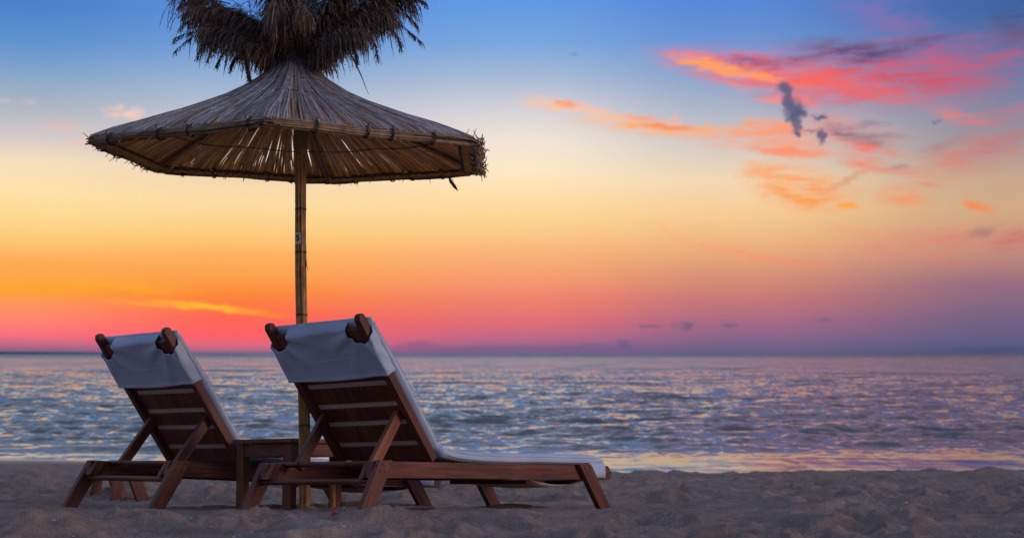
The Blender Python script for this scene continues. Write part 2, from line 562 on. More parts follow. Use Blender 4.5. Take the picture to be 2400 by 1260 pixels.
def worley(x, y, seed=0, k=9.0):
    """soft F1 distance"""
    rng = np.random.default_rng(seed)
    jx = rng.uniform(0, 1, 4096); jy = rng.uniform(0, 1, 4096)
    xi = np.floor(x).astype(np.int64); yi = np.floor(y).astype(np.int64)
    acc = np.full(x.shape, 9.0)
    for a in (-1, 0, 1):
        for b in (-1, 0, 1):
            i = xi + a; j = yi + b
            q = (i * 73856093) ^ (j * 83492791)
            q = np.abs(q ^ (q >> 11)) % 4096
            d = np.hypot(i + jx[q] - x, j + jy[q] - y)
            # smooth minimum
            hh = np.clip(0.5 + 0.5 * (acc - d) * k, 0, 1)
            acc = acc * (1 - hh) + d * hh - hh * (1 - hh) / k * 0.5
    return acc


def sstep(x, a, b):
    t = np.clip((x - a) / (b - a), 0, 1)
    return t * t * (3 - 2 * t)


def base_profile(y):
    ys = [-200, -40, 0, 3.0, 5.2, 6.0, 6.8, 9.2, 11.5, 14.0, 15.2, 17.0, 18.5, 24, 30]
    zs = [2.5, 0.6, 0.2, 0.11, 0.065, 0.045, 0.005, -0.225, -0.345, -0.47, -0.53, -0.68, -0.86, -1.4, -1.8]
    return np.interp(y, ys, zs)


def sand_height(x, y, detail=True):
    z = (base_profile(y - 0.35) + base_profile(y) * 2 + base_profile(y + 0.35)) / 4
    left = sstep(-x / np.maximum(y, 4), 0.12, 0.33)
    z = z + 0.062 * left * sstep(y, 11, 14) * (1 - sstep(y, 15, 17.5))
    z = z + (0.17 * left) * sstep(y, 15.5, 17.2) * (1 - sstep(y, 18.2, 19.8))
    right = sstep(x / np.maximum(y, 4), 0.1, 0.34)
    z = z + 0.03 * right * sstep(y, 12, 14) * (1 - sstep(y, 15, 16.5))
    if not detail:
        return z
    wx = x + 0.20 * gnoise(x * 1.7, y * 1.7, 3) + 0.05 * gnoise(x * 6, y * 6, 8)
    wy = y + 0.20 * gnoise(x * 1.7 + 31, y * 1.7, 4) + 0.05 * gnoise(x * 6 + 9, y * 6, 9)
    w1 = np.clip(worley(wx * 2.5, wy * 2.2, 5, 11.0), 0, 0.80)
    w2 = np.clip(worley(wx * 5.2 + 7, wy * 4.4, 6, 11.0), 0, 0.80)
    w3 = np.clip(worley(wx * 11 + 3, wy * 9.5, 10, 11.0), 0, 0.85)
    def ridge(sx, sy, sd):
        n = gnoise(wx * sx, wy * sy, sd)
        return (1 - np.sqrt(n * n + 0.006)) ** 2 - 0.45
    b = 0.125 * (w1 ** 2 - 0.22) + 0.064 * (w2 ** 2 - 0.22) + 0.024 * (w3 ** 2 - 0.2)
    b = b + 0.075 * ridge(1.3, 2.3, 51) + 0.044 * ridge(3.1, 5.2, 52) + 0.021 * ridge(8, 12, 53)
    b = b + 0.030 * gnoise(x * 0.9, y * 1.0, 21) + 0.009 * gnoise(x * 11, y * 11, 23) + 0.003 * gnoise(x * 27, y * 27, 24)
    lounge = sstep(x, -3.1, -2.3) * (1 - sstep(x, 0.8, 1.6)) * sstep(y, 5.75, 6.35) * (1 - sstep(y, 8.9, 9.8))
    wet = sstep(y, 15.0, 16.0)
    far = 1 - 0.42 * sstep(y, 10, 14)
    b = 0.78 * b * (1 - 0.62 * lounge) * (1 - wet) * far
    # soft mounds in front of the lounger legs
    z = z + 0.010 * np.exp(-(((x + 0.62) / 0.34) ** 2 + ((y - 6.02) / 0.20) ** 2)) - 0.02 * lounge
    z = z + 0.07 * np.exp(-(((x + 1.75) / 0.22) ** 2 + ((y - 5.4) / 0.25) ** 2))
    z = z + 0.05 * np.exp(-(((x - 1.85) / 0.4) ** 2 + ((y - 5.75) / 0.25) ** 2))
    return z + b


def grid_mesh(name, X, Y, Z):
    r, c = X.shape
    me = bpy.data.meshes.new(name)
    co = np.stack([X, Y, Z], -1).reshape(-1, 3).astype(np.float32)
    me.vertices.add(r * c)
    me.vertices.foreach_set('co', co.ravel())
    i = np.arange((r - 1) * (c - 1)); rr = i // (c - 1); cc = i % (c - 1)
    a = rr * c + cc
    q = np.stack([a, a + 1, a + c + 1, a + c], -1).astype(np.int32)
    n = len(q)
    me.loops.add(n * 4)
    me.loops.foreach_set('vertex_index', q.ravel())
    me.polygons.add(n)
    me.polygons.foreach_set('loop_start', np.arange(n, dtype=np.int32) * 4)
    me.polygons.foreach_set('use_smooth', np.ones(n, bool))
    me.update(calc_edges=True)
    me.validate()
    return me


# ------------------------------------------------------------------ sand
tt = np.concatenate([np.linspace(-6, -0.9, 30), np.linspace(-0.88, -0.45, 90), np.linspace(-0.447, 0.447, 1000), np.linspace(0.45, 0.88, 90), np.linspace(0.9, 6, 30)])
rows = [-160, -80, -40, -20, -10, -4, 0, 2, 3, 3.6, 4.1]
y_ = 4.4
while y_ < 15.4:
    rows.append(y_)
    y_ += 0.0029 * y_ if y_ > 8 else 0.0145 + 0.0009 * y_
while y_ < 24:
    rows.append(y_); y_ += 0.1
rows += [26, 30]
rows = np.array(rows)
T, Y = np.meshgrid(tt, rows)
X = T * np.maximum(Y, 4.0)
Z = sand_height(X, Y)
sand_me = grid_mesh('sand', X, Y, Z)

m, nt, p, out = nodes_mat('beach_sand')
oc = objvec(nt)
nA = noise(nt, oc, 2.0, 4)
nB = noise(nt, oc, 14, 5, (1, 1, 1), 0.65)
nG = noise(nt, oc, 230, 3)
c = ramp(nt, nA.outputs['Fac'], [(0.3, (0.225, 0.172, 0.142)), (0.7, (0.325, 0.254, 0.214))])
c = mixc(nt, 1.0, c, ramp(nt, nB.outputs['Fac'], [(0.3, (0.78, 0.78, 0.78)), (0.7, (1.16, 1.16, 1.16))]), 'MULTIPLY')
c = mixc(nt, 1.0, c, ramp(nt, nG.outputs['Fac'], [(0.33, (0.62, 0.62, 0.62)), (0.5, (0.98, 0.98, 0.98)), (0.7, (1.45, 1.42, 1.4))]), 'MULTIPLY')
sx = nt.nodes.new('ShaderNodeSeparateXYZ')
nt.links.new(oc, sx.inputs[0])
wet = nt.nodes.new('ShaderNodeMapRange'); wet.interpolation_type = 'SMOOTHSTEP'
nt.links.new(sx.outputs[1], wet.inputs[0])
wet.inputs[1].default_value = 15.6; wet.inputs[2].default_value = 17.2
c = mixc(nt, wet.outputs[0], c, (0.09, 0.068, 0.055))
nt.links.new(c, p.inputs['Base Color'])
rg = nt.nodes.new('ShaderNodeMapRange')
nt.links.new(wet.outputs[0], rg.inputs[0])
rg.inputs[3].default_value = 0.95; rg.inputs[4].default_value = 0.12
nt.links.new(rg.outputs[0], p.inputs['Roughness'])
sp = nt.nodes.new('ShaderNodeMapRange')
nt.links.new(wet.outputs[0], sp.inputs[0])
sp.inputs[3].default_value = 0.15; sp.inputs[4].default_value = 0.6
nt.links.new(sp.outputs[0], p.inputs['Specular IOR Level'])
nH = noise(nt, oc, 60, 6, (1, 1, 1), 0.7)
am = nt.nodes.new('ShaderNodeMath'); am.operation = 'MULTIPLY_ADD'
nt.links.new(nG.outputs['Fac'], am.inputs[0]); am.inputs[1].default_value = 0.25
nt.links.new(nH.outputs['Fac'], am.inputs[2])
bs = nt.nodes.new('ShaderNodeMapRange')
nt.links.new(wet.outputs[0], bs.inputs[0])
bs.inputs[3].default_value = 0.8; bs.inputs[4].default_value = 0.03
bb = bump(nt, p, am.outputs[0], 0.7, 0.012)
nt.links.new(bs.outputs[0], bb.inputs['Strength'])
sand = link('sand', sand_me, m)
tag(sand, kind='structure')


def ground(x, y):
    return float(sand_height(np.array([float(x)]), np.array([float(y)]))[0])


# ------------------------------------------------------------------ sea
SEA_Z = -0.70
tt = np.concatenate([np.linspace(-8, -0.9, 30), np.linspace(-0.88, -0.45, 90), np.linspace(-0.447, 0.447, 900), np.linspace(0.45, 0.88, 90), np.linspace(0.9, 8, 30)])
rows = []
d = 15.5
while d < 12000:
    rows.append(d)
    d += max(0.02, d * d / 1.434 / 3340 * 0.55) if d < 400 else d * 0.12
rows = np.array(rows)
T, Y = np.meshgrid(tt, rows)
X = T * Y
Zs = np.zeros_like(X)
rs = np.random.default_rng(5)
NW = 90
shore = 0.07 + 0.93 * sstep(Y, 19, 25)
for i in range(NW):
    lam = 0.22 * (6.0 / 0.22) ** (i / (NW - 1)) * rs.uniform(0.9, 1.1)
    th = rs.normal(0, 0.62) + 0.12
    k = 2 * np.pi / lam
    kx, ky = k * math.sin(th), -k * math.cos(th)
    slope = 0.030 if lam < 1.5 else 0.013
    A = slope / k
    res = Y * Y / 1.434 / 3340 * 0.55
    fade = np.clip(lam / np.maximum(res, 1e-3) / 3 - 0.3, 0, 1)
    ph = rs.uniform(0, 6.28)
    s = np.sin(kx * X + ky * Y + ph)
    gr = 0.55 + 0.9 * np.clip(0.5 + gnoise(X / (lam * 3.5) + i * 3.7, Y / (lam * 3.5), 40 + i), 0, 1.3)
    Zs += A * fade * gr * (s + 0.22 * np.cos(2 * (kx * X + ky * Y + ph)))
Zs *= shore
# low swells rolling in near the beach
for (yc, amp, wid, x0, x1, tilt) in ((21.5, 0.10, 0.50, -30, -0.5, 0.04), (27, 0.09, 0.8, -20, 12, -0.03), (36, 0.12, 1.2, -1, 30, 0.02), (50, 0.16, 1.8, -3, 16, 0.0), (24.0, 0.06, 0.6, 3, 30, 0.02)):
    yy = Y - yc - tilt * X - 0.35 * gnoise(X / 2.5, Y / 9 + yc, 77)
    prof = np.where(yy < 0, np.exp(-(yy / (wid * 0.55)) ** 2), np.exp(-(yy / wid) ** 2))
    Zs += 1.35 * amp * prof * sstep(X, x0, x0 + 3) * (1 - sstep(X, x1 - 3, x1)) * (0.55 + 0.45 * gnoise(X / 1.6, Y * 0 + yc, 78))
sea_me = grid_mesh('sea', X, Y, SEA_Z + Zs)

m, nt, p, out = nodes_mat('sea_water')
oc = objvec(nt)
p.inputs['Base Color'].default_value = (0.09, 0.115, 0.13, 1)
p.inputs['IOR'].default_value = 1.42
p.inputs['Roughness'].default_value = 0.07
geo = nt.nodes.new('ShaderNodeNewGeometry')


def pert(scale, stretch, amt, detail=3):
    n = noise(nt, oc, scale, detail, stretch, 0.6)
    s = nt.nodes.new('ShaderNodeVectorMath'); s.operation = 'SUBTRACT'
    nt.links.new(n.outputs['Color'], s.inputs[0]); s.inputs[1].default_value = (0.5, 0.5, 0.5)
    k = nt.nodes.new('ShaderNodeVectorMath'); k.operation = 'MULTIPLY'
    nt.links.new(s.outputs[0], k.inputs[0]); k.inputs[1].default_value = (amt, amt, 0)
    return k.outputs[0]


def vaddm(a, b):
    s = nt.nodes.new('ShaderNodeVectorMath'); s.operation = 'ADD'
    nt.links.new(a, s.inputs[0]); nt.links.new(b, s.inputs[1])
    return s.outputs[0]


P1 = pert(1.8, (1.0, 0.7, 1), 0.68, 4)
P2 = pert(0.4, (0.5, 1.2, 1), 0.68, 4)
sxy = nt.nodes.new('ShaderNodeSeparateXYZ'); nt.links.new(oc, sxy.inputs[0])
nr = nt.nodes.new('ShaderNodeMapRange'); nr.interpolation_type = 'SMOOTHSTEP'
nt.links.new(sxy.outputs[1], nr.inputs[0])
nr.inputs[1].default_value = 18; nr.inputs[2].default_value = 26; nr.inputs[3].default_value = 0.09; nr.inputs[4].default_value = 1.0
PS = nt.nodes.new('ShaderNodeVectorMath'); PS.operation = 'SCALE'
nt.links.new(vaddm(P1, P2), PS.inputs[0]); nt.links.new(nr.outputs[0], PS.inputs['Scale'])
NN = nt.nodes.new('ShaderNodeVectorMath'); NN.operation = 'NORMALIZE'
P3 = pert(6.0, (1.0, 0.3, 1), 0.65, 3)
bias = nt.nodes.new('ShaderNodeMapRange')
nt.links.new(sxy.outputs[1], bias.inputs[0])
bias.inputs[1].default_value = 18; bias.inputs[2].default_value = 90; bias.inputs[3].default_value = -0.028; bias.inputs[4].default_value = -0.09
bfar = nt.nodes.new('ShaderNodeMapRange')
nt.links.new(sxy.outputs[1], bfar.inputs[0])
bfar.inputs[1].default_value = 350; bfar.inputs[2].default_value = 900; bfar.inputs[3].default_value = 0; bfar.inputs[4].default_value = -0.13
bsum = nt.nodes.new('ShaderNodeMath'); bsum.operation = 'ADD'
nt.links.new(bias.outputs[0], bsum.inputs[0]); nt.links.new(bfar.outputs[0], bsum.inputs[1])
def gust(scale, st, lo, hi, amt):
    g = noise(nt, oc, scale, 4, st, 0.6)
    r = nt.nodes.new('ShaderNodeMapRange'); r.interpolation_type = 'SMOOTHSTEP'
    nt.links.new(g.outputs['Fac'], r.inputs[0])
    r.inputs[1].default_value = lo; r.inputs[2].default_value = hi; r.inputs[4].default_value = amt
    return r.outputs[0]


def madd(a, b):
    n = nt.nodes.new('ShaderNodeMath'); n.operation = 'ADD'
    nt.links.new(a, n.inputs[0]); nt.links.new(b, n.inputs[1])
    return n.outputs[0]


# steeper, darker bands of chop where gusts touch the water
gs = madd(gust(0.16, (0.7, 1.9, 1), 0.54, 0.72, -0.26), gust(0.035, (0.6, 1.6, 1), 0.52, 0.72, -0.18))
gn = nt.nodes.new('ShaderNodeMath'); gn.operation = 'MULTIPLY'
nt.links.new(gs, gn.inputs[0]); nt.links.new(nr.outputs[0], gn.inputs[1])
bc_ = nt.nodes.new('ShaderNodeCombineXYZ')
nt.links.new(madd(bsum.outputs[0], gn.outputs[0]), bc_.inputs[1])
PS3 = nt.nodes.new('ShaderNodeVectorMath'); PS3.operation = 'SCALE'
nt.links.new(P3, PS3.inputs[0]); nt.links.new(nr.outputs[0], PS3.inputs['Scale'])
nt.links.new(vaddm(vaddm(geo.outputs['Normal'], vaddm(PS.outputs[0], PS3.outputs[0])), bc_.outputs[0]), NN.inputs[0])
nt.links.new(NN.outputs[0], p.inputs['Normal'])
# thin foam streaks near the beach
fn = noise(nt, oc, 2.2, 6, (0.55, 2.6, 1), 0.65)
f2 = noise(nt, oc, 0.35, 3, (0.5, 1.4, 1))
fm = nt.nodes.new('ShaderNodeMapRange'); fm.interpolation_type = 'SMOOTHSTEP'
nt.links.new(fn.outputs['Fac'], fm.inputs[0]); fm.inputs[1].default_value = 0.52; fm.inputs[2].default_value = 0.66
fm2 = nt.nodes.new('ShaderNodeMapRange'); fm2.interpolation_type = 'SMOOTHSTEP'
nt.links.new(f2.outputs['Fac'], fm2.inputs[0]); fm2.inputs[1].default_value = 0.45; fm2.inputs[2].default_value = 0.6
fy = nt.nodes.new('ShaderNodeMapRange'); fy.interpolation_type = 'SMOOTHSTEP'
nt.links.new(sxy.outputs[1], fy.inputs[0]); fy.inputs[1].default_value = 24; fy.inputs[2].default_value = 19.5
fx = nt.nodes.new('ShaderNodeMapRange'); fx.interpolation_type = 'SMOOTHSTEP'
nt.links.new(sxy.outputs[0], fx.inputs[0]); fx.inputs[1].default_value = 5; fx.inputs[2].default_value = -1


def mul(a, b):
    n = nt.nodes.new('ShaderNodeMath'); n.operation = 'MULTIPLY'; n.use_clamp = True
    nt.links.new(a, n.inputs[0]); nt.links.new(b, n.inputs[1])
    return n.outputs[0]


ff = mul(mul(mul(fm.outputs[0], fm2.outputs[0]), fy.outputs[0]), fx.outputs[0])
foam = nt.nodes.new('ShaderNodeBsdfDiffuse'); foam.inputs[0].default_value = (0.75, 0.78, 0.82, 1)
ms = nt.nodes.new('ShaderNodeMixShader')
nt.links.new(ff, ms.inputs[0]); nt.links.new(p.outputs[0], ms.inputs[1]); nt.links.new(foam.outputs[0], ms.inputs[2])
nt.links.new(ms.outputs[0], out.inputs[0])
sea = link('sea', sea_me, m)
tag(sea, kind='structure')

# far coast low on the horizon at the left
m_h = flat_mat('far_coast', (0.055, 0.075, 0.12), 0.9)
mb = MB()
hx = np.linspace(-3400, -1150, 60)
for i, x in enumerate(hx):
    k = (x + 3400) / 2250
    h = (13 + 5 * gnoise(np.array([x / 300.]), np.array([0.3]), 9)[0]) * (1 - sstep(np.array([k]), .35, 1)[0]) + 0.5
    y = 6000 + 200 * math.sin(x / 500)
    for (dy, z) in ((-260, SEA_Z - 1), (-120, h * .55), (0, h), (260, h * .6), (500, SEA_Z - 1)):
        mb.v.append(Vector((x, y + dy, z)))
for i in range(len(hx) - 1):
    for j in range(4):
        a = i * 5 + j
        mb.f.append((a, a + 5, a + 6, a + 1))
hills = link('hills', mb.mesh('hills'), m_h, smooth_=True)
tag(hills, kind='structure')


# ------------------------------------------------------------------ joinery helpers
MAT = {}


def prism(name, parent, poly, v0, v1, mat, ang=0.0, bev=0.004):
    """outline poly in the local u-w plane, extruded from v0 to v1; the mesh's own x axis runs along ang (grain)"""
    cu = sum(p[0] for p in poly) / len(poly); cw = sum(p[1] for p in poly) / len(poly)
    cv = (v0 + v1) / 2
    Mx = Matrix.Translation((cu, cv, cw)) @ Matrix.Rotation(-ang, 4, 'Y')
    inv = Mx.inverted()
    bm = bmesh.new()
    A = [bm.verts.new(inv @ Vector((u, v0, w))) for u, w in poly]
    B = [bm.verts.new(inv @ Vector((u, v1, w))) for u, w in poly]
    n = len(poly)
    bm.faces.new(A); bm.faces.new(list(reversed(B)))
    for i in range(n):
        j = (i + 1) % n
        bm.faces.new((A[j], A[i], B[i], B[j]))
    bmesh.ops.recalc_face_normals(bm, faces=bm.faces[:])
    if bev:
        bmesh.ops.bevel(bm, geom=bm.edges[:], offset=bev, segments=2, affect='EDGES', profile=0.6)
    me = bpy.data.meshes.new(name)
    bm.to_mesh(me); bm.free()
    o = link(name, me, mat, parent, Mx)
    MAT[o.name] = Mx
    return o


def rod(name, parent, p0, p1, r, mat, n=12):
    p0, p1 = Vector(p0), Vector(p1)
    d = p1 - p0
    mb = MB()
    L = d.length
    k = 8
    mb.tube([(L * i / k - L / 2, 0, 0) for i in range(k + 1)], [r * (1 + 0.04 * math.sin(i * 2.1)) for i in range(k + 1)], n)
    Mx = Matrix.Translation((p0 + p1) / 2) @ d.to_track_quat('X', 'Z').to_matrix().to_4x4()
    o = link(name, mb.mesh(name), mat, parent, Mx)
    for f in o.data.polygons:
        f.use_smooth = len(f.vertices) == 4
    return o


def bolt(parent, u, v, w, r=0.006, sgn=-1):
    """dark bolt head; parent is a part, coordinates in the thing's frame"""
    mb = MB()
    mb.tube([(0, 0.004, 0), (0, -0.001, 0), (0, -0.003, 0)], [r, r, r * .6], 8)
    M = MAT[parent.name].inverted() @ Matrix.Translation((u, v, w)) @ (Matrix.Identity(4) if sgn < 0 else Matrix.Rotation(math.pi, 4, 'Z'))
    return link('bolt', mb.mesh('bolt'), M_BOLT, parent, M)


def fit_frame(x0, y0, z0, th, su, sv):
    U = Vector((math.cos(th), math.sin(th), su)).normalized()
    V = Vector((-math.sin(th), math.cos(th), sv))
    N = U.cross(V).normalized()
    Yv = N.cross(U)
    M = Matrix.Identity(4)
    for i, c in enumerate((U, Yv, N)):
        for j in range(3):
            M[j][i] = c[j]
    M.translation = (x0, y0, z0)
    return M


# ------------------------------------------------------------------ sun lounger
W = 0.74; HR = 0.219; RH = 0.080; RT = 0.034
BP = Vector((0.469, 0.227)); DB = Vector((-0.637, 0.771)); NB = Vector((0.771, 0.637))
BANG = math.atan2(DB.y, DB.x)


def bk(s, n):
    q = BP + DB * s + NB * n
    return (q.x, q.y)


def cushion_mesh(name, prof_lo, prof_hi, v0, v1, nu=40, nv=16, amp=0.003, seed=1):
    """closed soft slab: prof_lo / prof_hi are lists of (u,w) from one end to the other"""
    lo = np.array(prof_lo); hi = np.array(prof_hi)
    def samp(P, t):
        d = np.r_[0, np.cumsum(np.hypot(*np.diff(P, axis=0).T))]; d /= d[-1]
        return np.interp(t, d, P[:, 0]), np.interp(t, d, P[:, 1])
    t = np.linspace(0, 1, nu)
    ul, wl = samp(lo, t); uh, wh = samp(hi, t)
    vv = np.linspace(0, 1, nv)
    bm = bmesh.new()
    top = {}; bot = {}
    rng = np.random.default_rng(seed)
    for i in range(nu):
        for j in range(nv):
            # rounded towards the border
            e = min(t[i], 1 - t[i]) * np.hypot(ul[-1] - ul[0], wl[-1] - wl[0]); g = min(vv[j], 1 - vv[j]) * (v1 - v0)
            rr = 0.016
            re = 1 - math.sqrt(max(0, 1 - (1 - min(e, rr) / rr) ** 2)); rg = 1 - math.sqrt(max(0, 1 - (1 - min(g, rr) / rr) ** 2))
            k = min(0.42, 0.42 * max(re, rg))
            nse = amp * gnoise(np.array([ul[i] * 7 + seed]), np.array([vv[j] * 5 + wl[i] * 7]), seed)[0]
            v = v0 + (v1 - v0) * vv[j]
            P0 = Vector((ul[i], v, wl[i])); P1 = Vector((uh[i], v, wh[i]))
            d = P1 - P0
            bot[i, j] = bm.verts.new(P0 + d * k * .6)
            top[i, j] = bm.verts.new(P1 - d * k + d.normalized() * nse)
    for i in range(nu - 1):
        for j in range(nv - 1):
            bm.faces.new((top[i, j], top[i + 1, j], top[i + 1, j + 1], top[i, j + 1]))
            bm.faces.new((bot[i, j], bot[i, j + 1], bot[i + 1, j + 1], bot[i + 1, j]))
    for i in range(nu - 1):
        for j in (0, nv - 1):
            f = (bot[i, j], bot[i + 1, j], top[i + 1, j], top[i, j])
            bm.faces.new(f if j == 0 else f[::-1])
    for j in range(nv - 1):
        for i in (0, nu - 1):
            f = (bot[i, j + 1], bot[i, j], top[i, j], top[i, j + 1])
            bm.faces.new(f if i == 0 else f[::-1])
    bmesh.ops.recalc_face_normals(bm, faces=bm.faces[:])
    me = bpy.data.meshes.new(name)
    bm.to_mesh(me); bm.free()
    me.polygons.foreach_set('use_smooth', [True] * len(me.polygons))
    return me


def make_lounger():
    root = empty('sun_lounger')
    # rails
    for v0 in (0, W - RT):
        prism('side_rail', root, [(-0.035, HR - RH), (2.012, HR - RH), (2.032, HR - 0.035), (1.994, HR), (-0.02, HR)], v0, v0 + RT, M_WOOD)
    # legs
    for side in (0, 1):
        v0, v1 = (-0.036, -0.001) if side == 0 else (W + 0.001, W + 0.036)
        vo = v0 if side == 0 else v1
        sg = -1 if side == 0 else 1
        rear = prism('leg', root, [(-0.158, -0.06), (-0.072, -0.06), (0.088, HR - 0.012), (0.082, HR + 0.002), (-0.004, HR + 0.002)], v0, v1, M_WOOD, math.atan2(0.27, 0.158), 0.005)
        for (u, w) in ((0.012, 0.205), (0.062, 0.206), (-0.008, 0.172), (0.03, 0.168)):
            bolt(rear, u, vo, w, 0.006, sg)
        front = prism('leg', root, [(1.650, HR + 0.004), (1.760, HR + 0.008), (1.782, HR - 0.012), (1.992, -0.06), (1.885, -0.06)], v0, v1, M_WOOD, math.atan2(-0.27, 0.22), 0.005)
        for (u, w) in ((1.70, 0.2), (1.745, 0.195), (1.722, 0.16)):
            bolt(front, u, vo, w, 0.005, sg)
        b0, b1 = (RT + 0.001, RT + 0.03) if side == 0 else (W - RT - 0.03, W - RT - 0.001)
        prism('notch_block', root, [(-0.048, 0.138), (0.012, 0.138), (0.056, HR), (-0.002, HR)], b0, b1, M_WOOD, 1.0)
    # dowels
    rod('dowel', root, (0.112, 0.004, HR - 0.008), (0.112, W - 0.004, HR - 0.008), 0.0135, M_WOOD)
    rod('dowel', root, (-0.012, 0.0, 0.124), (-0.012, W, 0.124), 0.0145, M_WOOD)
    # backrest
    for v0 in (0.047, W - 0.047 - 0.037):
        poly = [bk(-0.01, 0), bk(0.842, 0), bk(0.860, 0.014), bk(0.860, 0.034), bk(0.848, 0.044), bk(-0.01, 0.042)]
        prism('backrest_post', root, poly, v0, v0 + 0.037, M_WOOD, BANG, 0.003)
    iv0, iv1 = 0.0845, W - 0.0845
    edges = [(-0.01, 0.074), (0.108, 0.206), (0.240, 0.318), (0.352, 0.443), (0.477, 0.60)]
    for a, b in edges:
        prism('backrest_slat', root, [bk(a, 0.026), bk(b, 0.026), bk(b, 0.038), bk(a, 0.038)], iv0, iv1, M_WOOD, BANG, 0.003)
    prism('top_rail', root, [bk(0.72, 0.004), bk(0.792, 0.004), bk(0.792, 0.030), bk(0.72, 0.030)], iv0, iv1, M_WOOD, BANG, 0.004)
    # struts
    for side in (0, 1):
        v0 = 0.105 if side == 0 else W - 0.105 - 0.03
        a = Vector((0.112, HR - 0.024)); b = Vector((0.300, 0.455))
        d = (b - a).normalized(); n = Vector((-d.y, d.x)) * 0.028
        poly = [tuple(a - n), tuple(b - n), tuple(b + d * 0.012), tuple(b + n), tuple(a + n)]
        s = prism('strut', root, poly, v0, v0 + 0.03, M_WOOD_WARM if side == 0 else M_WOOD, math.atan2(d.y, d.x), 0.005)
        vo = v0 + 0.03 if side == 1 else v0
        bolt(s, 0.292, v0 if side == 0 else v0 + 0.03, 0.43, 0.008, -1 if side == 0 else 1)
    # seat slats
    for i in range(11):
        u = 0.56 + i * 0.130
        prism('seat_slat', root, [(u, 0.196), (u + 0.095, 0.196), (u + 0.095, 0.212), (u, 0.212)], RT + 0.001, W - RT - 0.001, M_WOOD, 0, 0.002)
    prism('cross_board', root, [(1.33, 0.118), (1.50, 0.118), (1.50, 0.138), (1.33, 0.138)], 0.10, W - 0.10, M_WOOD, 0, 0.003)
    # seat mattress
    us = np.linspace(0.505, 1.955, 26)
    lift = 0.030 * np.exp(-(us - 0.505) / 0.12) - 0.004 * np.exp(-((us - 0.95) / 0.3) ** 2)
    lo = [(u, 0.2215 + l) for u, l in zip(us, lift)]
    hi = [(u + 0.006 * (u < 0.6), 0.279 + l * 0.9 + 0.004 * math.exp(-((u - 1.6) / .3) ** 2)) for u, l in zip(us, lift)]
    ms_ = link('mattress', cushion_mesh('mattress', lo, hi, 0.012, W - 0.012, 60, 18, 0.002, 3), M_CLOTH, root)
    pp = MB()
    for z in (0.262, 0.236):
        pp.tube([(u, 0.0115, z + l) for u, l in zip(us[1:-1], lift[1:-1])], 0.0022, 5)
        pp.tube([(1.9565, v, z) for v in np.linspace(0.02, W - 0.02, 8)], 0.0022, 5)
    link('piping', pp.mesh('piping'), M_SEAM, ms_)
    # pocket that holds the mattress over the foot of the frame
    pk = MB()
    for (v, s) in ((-0.0045, 1), (W + 0.0045, -1)):
        b0 = len(pk.v)
        for i in range(7):
            u = 1.795 + 0.162 * i / 6
            for (w, o) in ((0.151, 0), (0.18, -0.0015), (0.215, 0.0), (0.238, 0.010)):
                pk.v.append(Vector((u, v + s * o, w + 0.001 * math.sin(i * 1.7))))
        for i in range(6):
            for j in range(3):
                a = b0 + i * 4 + j
                pk.f.append((a, a + 4, a + 5, a + 1))
    b0 = len(pk.v)
    for i in range(11):
        v = RT + 0.002 + (W - 2 * RT - 0.004) * i / 10
        for w in (0.151, 0.18, 0.215, 0.24):
            pk.v.append(Vector((1.957 + 0.003 * math.sin(i * 1.9 + w * 30), v, w)))
    for i in range(10):
        for j in range(3):
            a = b0 + i * 4 + j
            pk.f.append((a, a + 4, a + 5, a + 1))
    o = link('foot_pocket', pk.mesh('foot_pocket'), M_CLOTH, root, smooth_=True)
    md = o.modifiers.new('solid', 'SOLIDIFY'); md.thickness = 0.003
    # slack lining under the foot end
    ln = MB()
    nu, nv = 16, 8
    for i in range(nu):
        t = i / (nu - 1)
        for j in range(nv):
            q = j / (nv - 1)
            ln.v.append(Vector((1.36 + 0.56 * t, 0.09 + 0.52 * q, 0.142 - 0.046 * math.sin(math.pi * min(1, t * 0.95 + 0.05)) * (0.65 + 0.35 * math.sin(math.pi * q)))))
    for i in range(nu - 1):
        for j in range(nv - 1):
            a = i * nv + j
            ln.f.append((a, a + nv, a + nv + 1, a + 1))
    o = link('slack_lining', ln.mesh('slack_lining'), M_CLOTH_UNDER, root, smooth_=True)
    md = o.modifiers.new('solid', 'SOLIDIFY'); md.thickness = 0.003
    # back cushion
    ss = np.linspace(0.028, 0.822, 30)
    lo = [bk(s, 0.043) for s in ss]
    hi = [bk(s, 0.043 + 0.054 - 0.022 * float(sstep(np.array([s]), 0.45, 0.8)[0]) - 0.012 * math.exp(-s / .05)) for s in ss]
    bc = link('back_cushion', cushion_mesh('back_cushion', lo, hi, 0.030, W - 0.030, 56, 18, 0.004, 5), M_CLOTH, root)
    pp = MB()
    pp.tube([(*bk(s, 0.083 - 0.02 * float(sstep(np.array([s]), 0.45, 0.8)[0])),) for s in ss[1:-1]] and
            [(bk(s, 0.083 - 0.02 * float(sstep(np.array([s]), 0.45, 0.8)[0]))[0], 0.0295, bk(s, 0.083 - 0.02 * float(sstep(np.array([s]), 0.45, 0.8)[0]))[1]) for s in ss[1:-1]], 0.0022, 5)
    link('piping', pp.mesh('piping'), M_SEAM, bc)
    # lining seen between the slats
    lg = MB()
    for s in (0.0, 0.72):
        for v in (iv0, iv1):
            q = bk(s, 0.0405); lg.v.append(Vector((q[0], v, q[1])))
    lg.f.append((0, 1, 3, 2))
    o = link('cushion_lining', lg.mesh('cushion_lining'), M_CLOTH_UNDER, bc)
    # hood pulled over the head of the backrest
    NV, NS = 72, 30
    hb = bmesh.new()
    grid = {}
    s_lo = 0.524

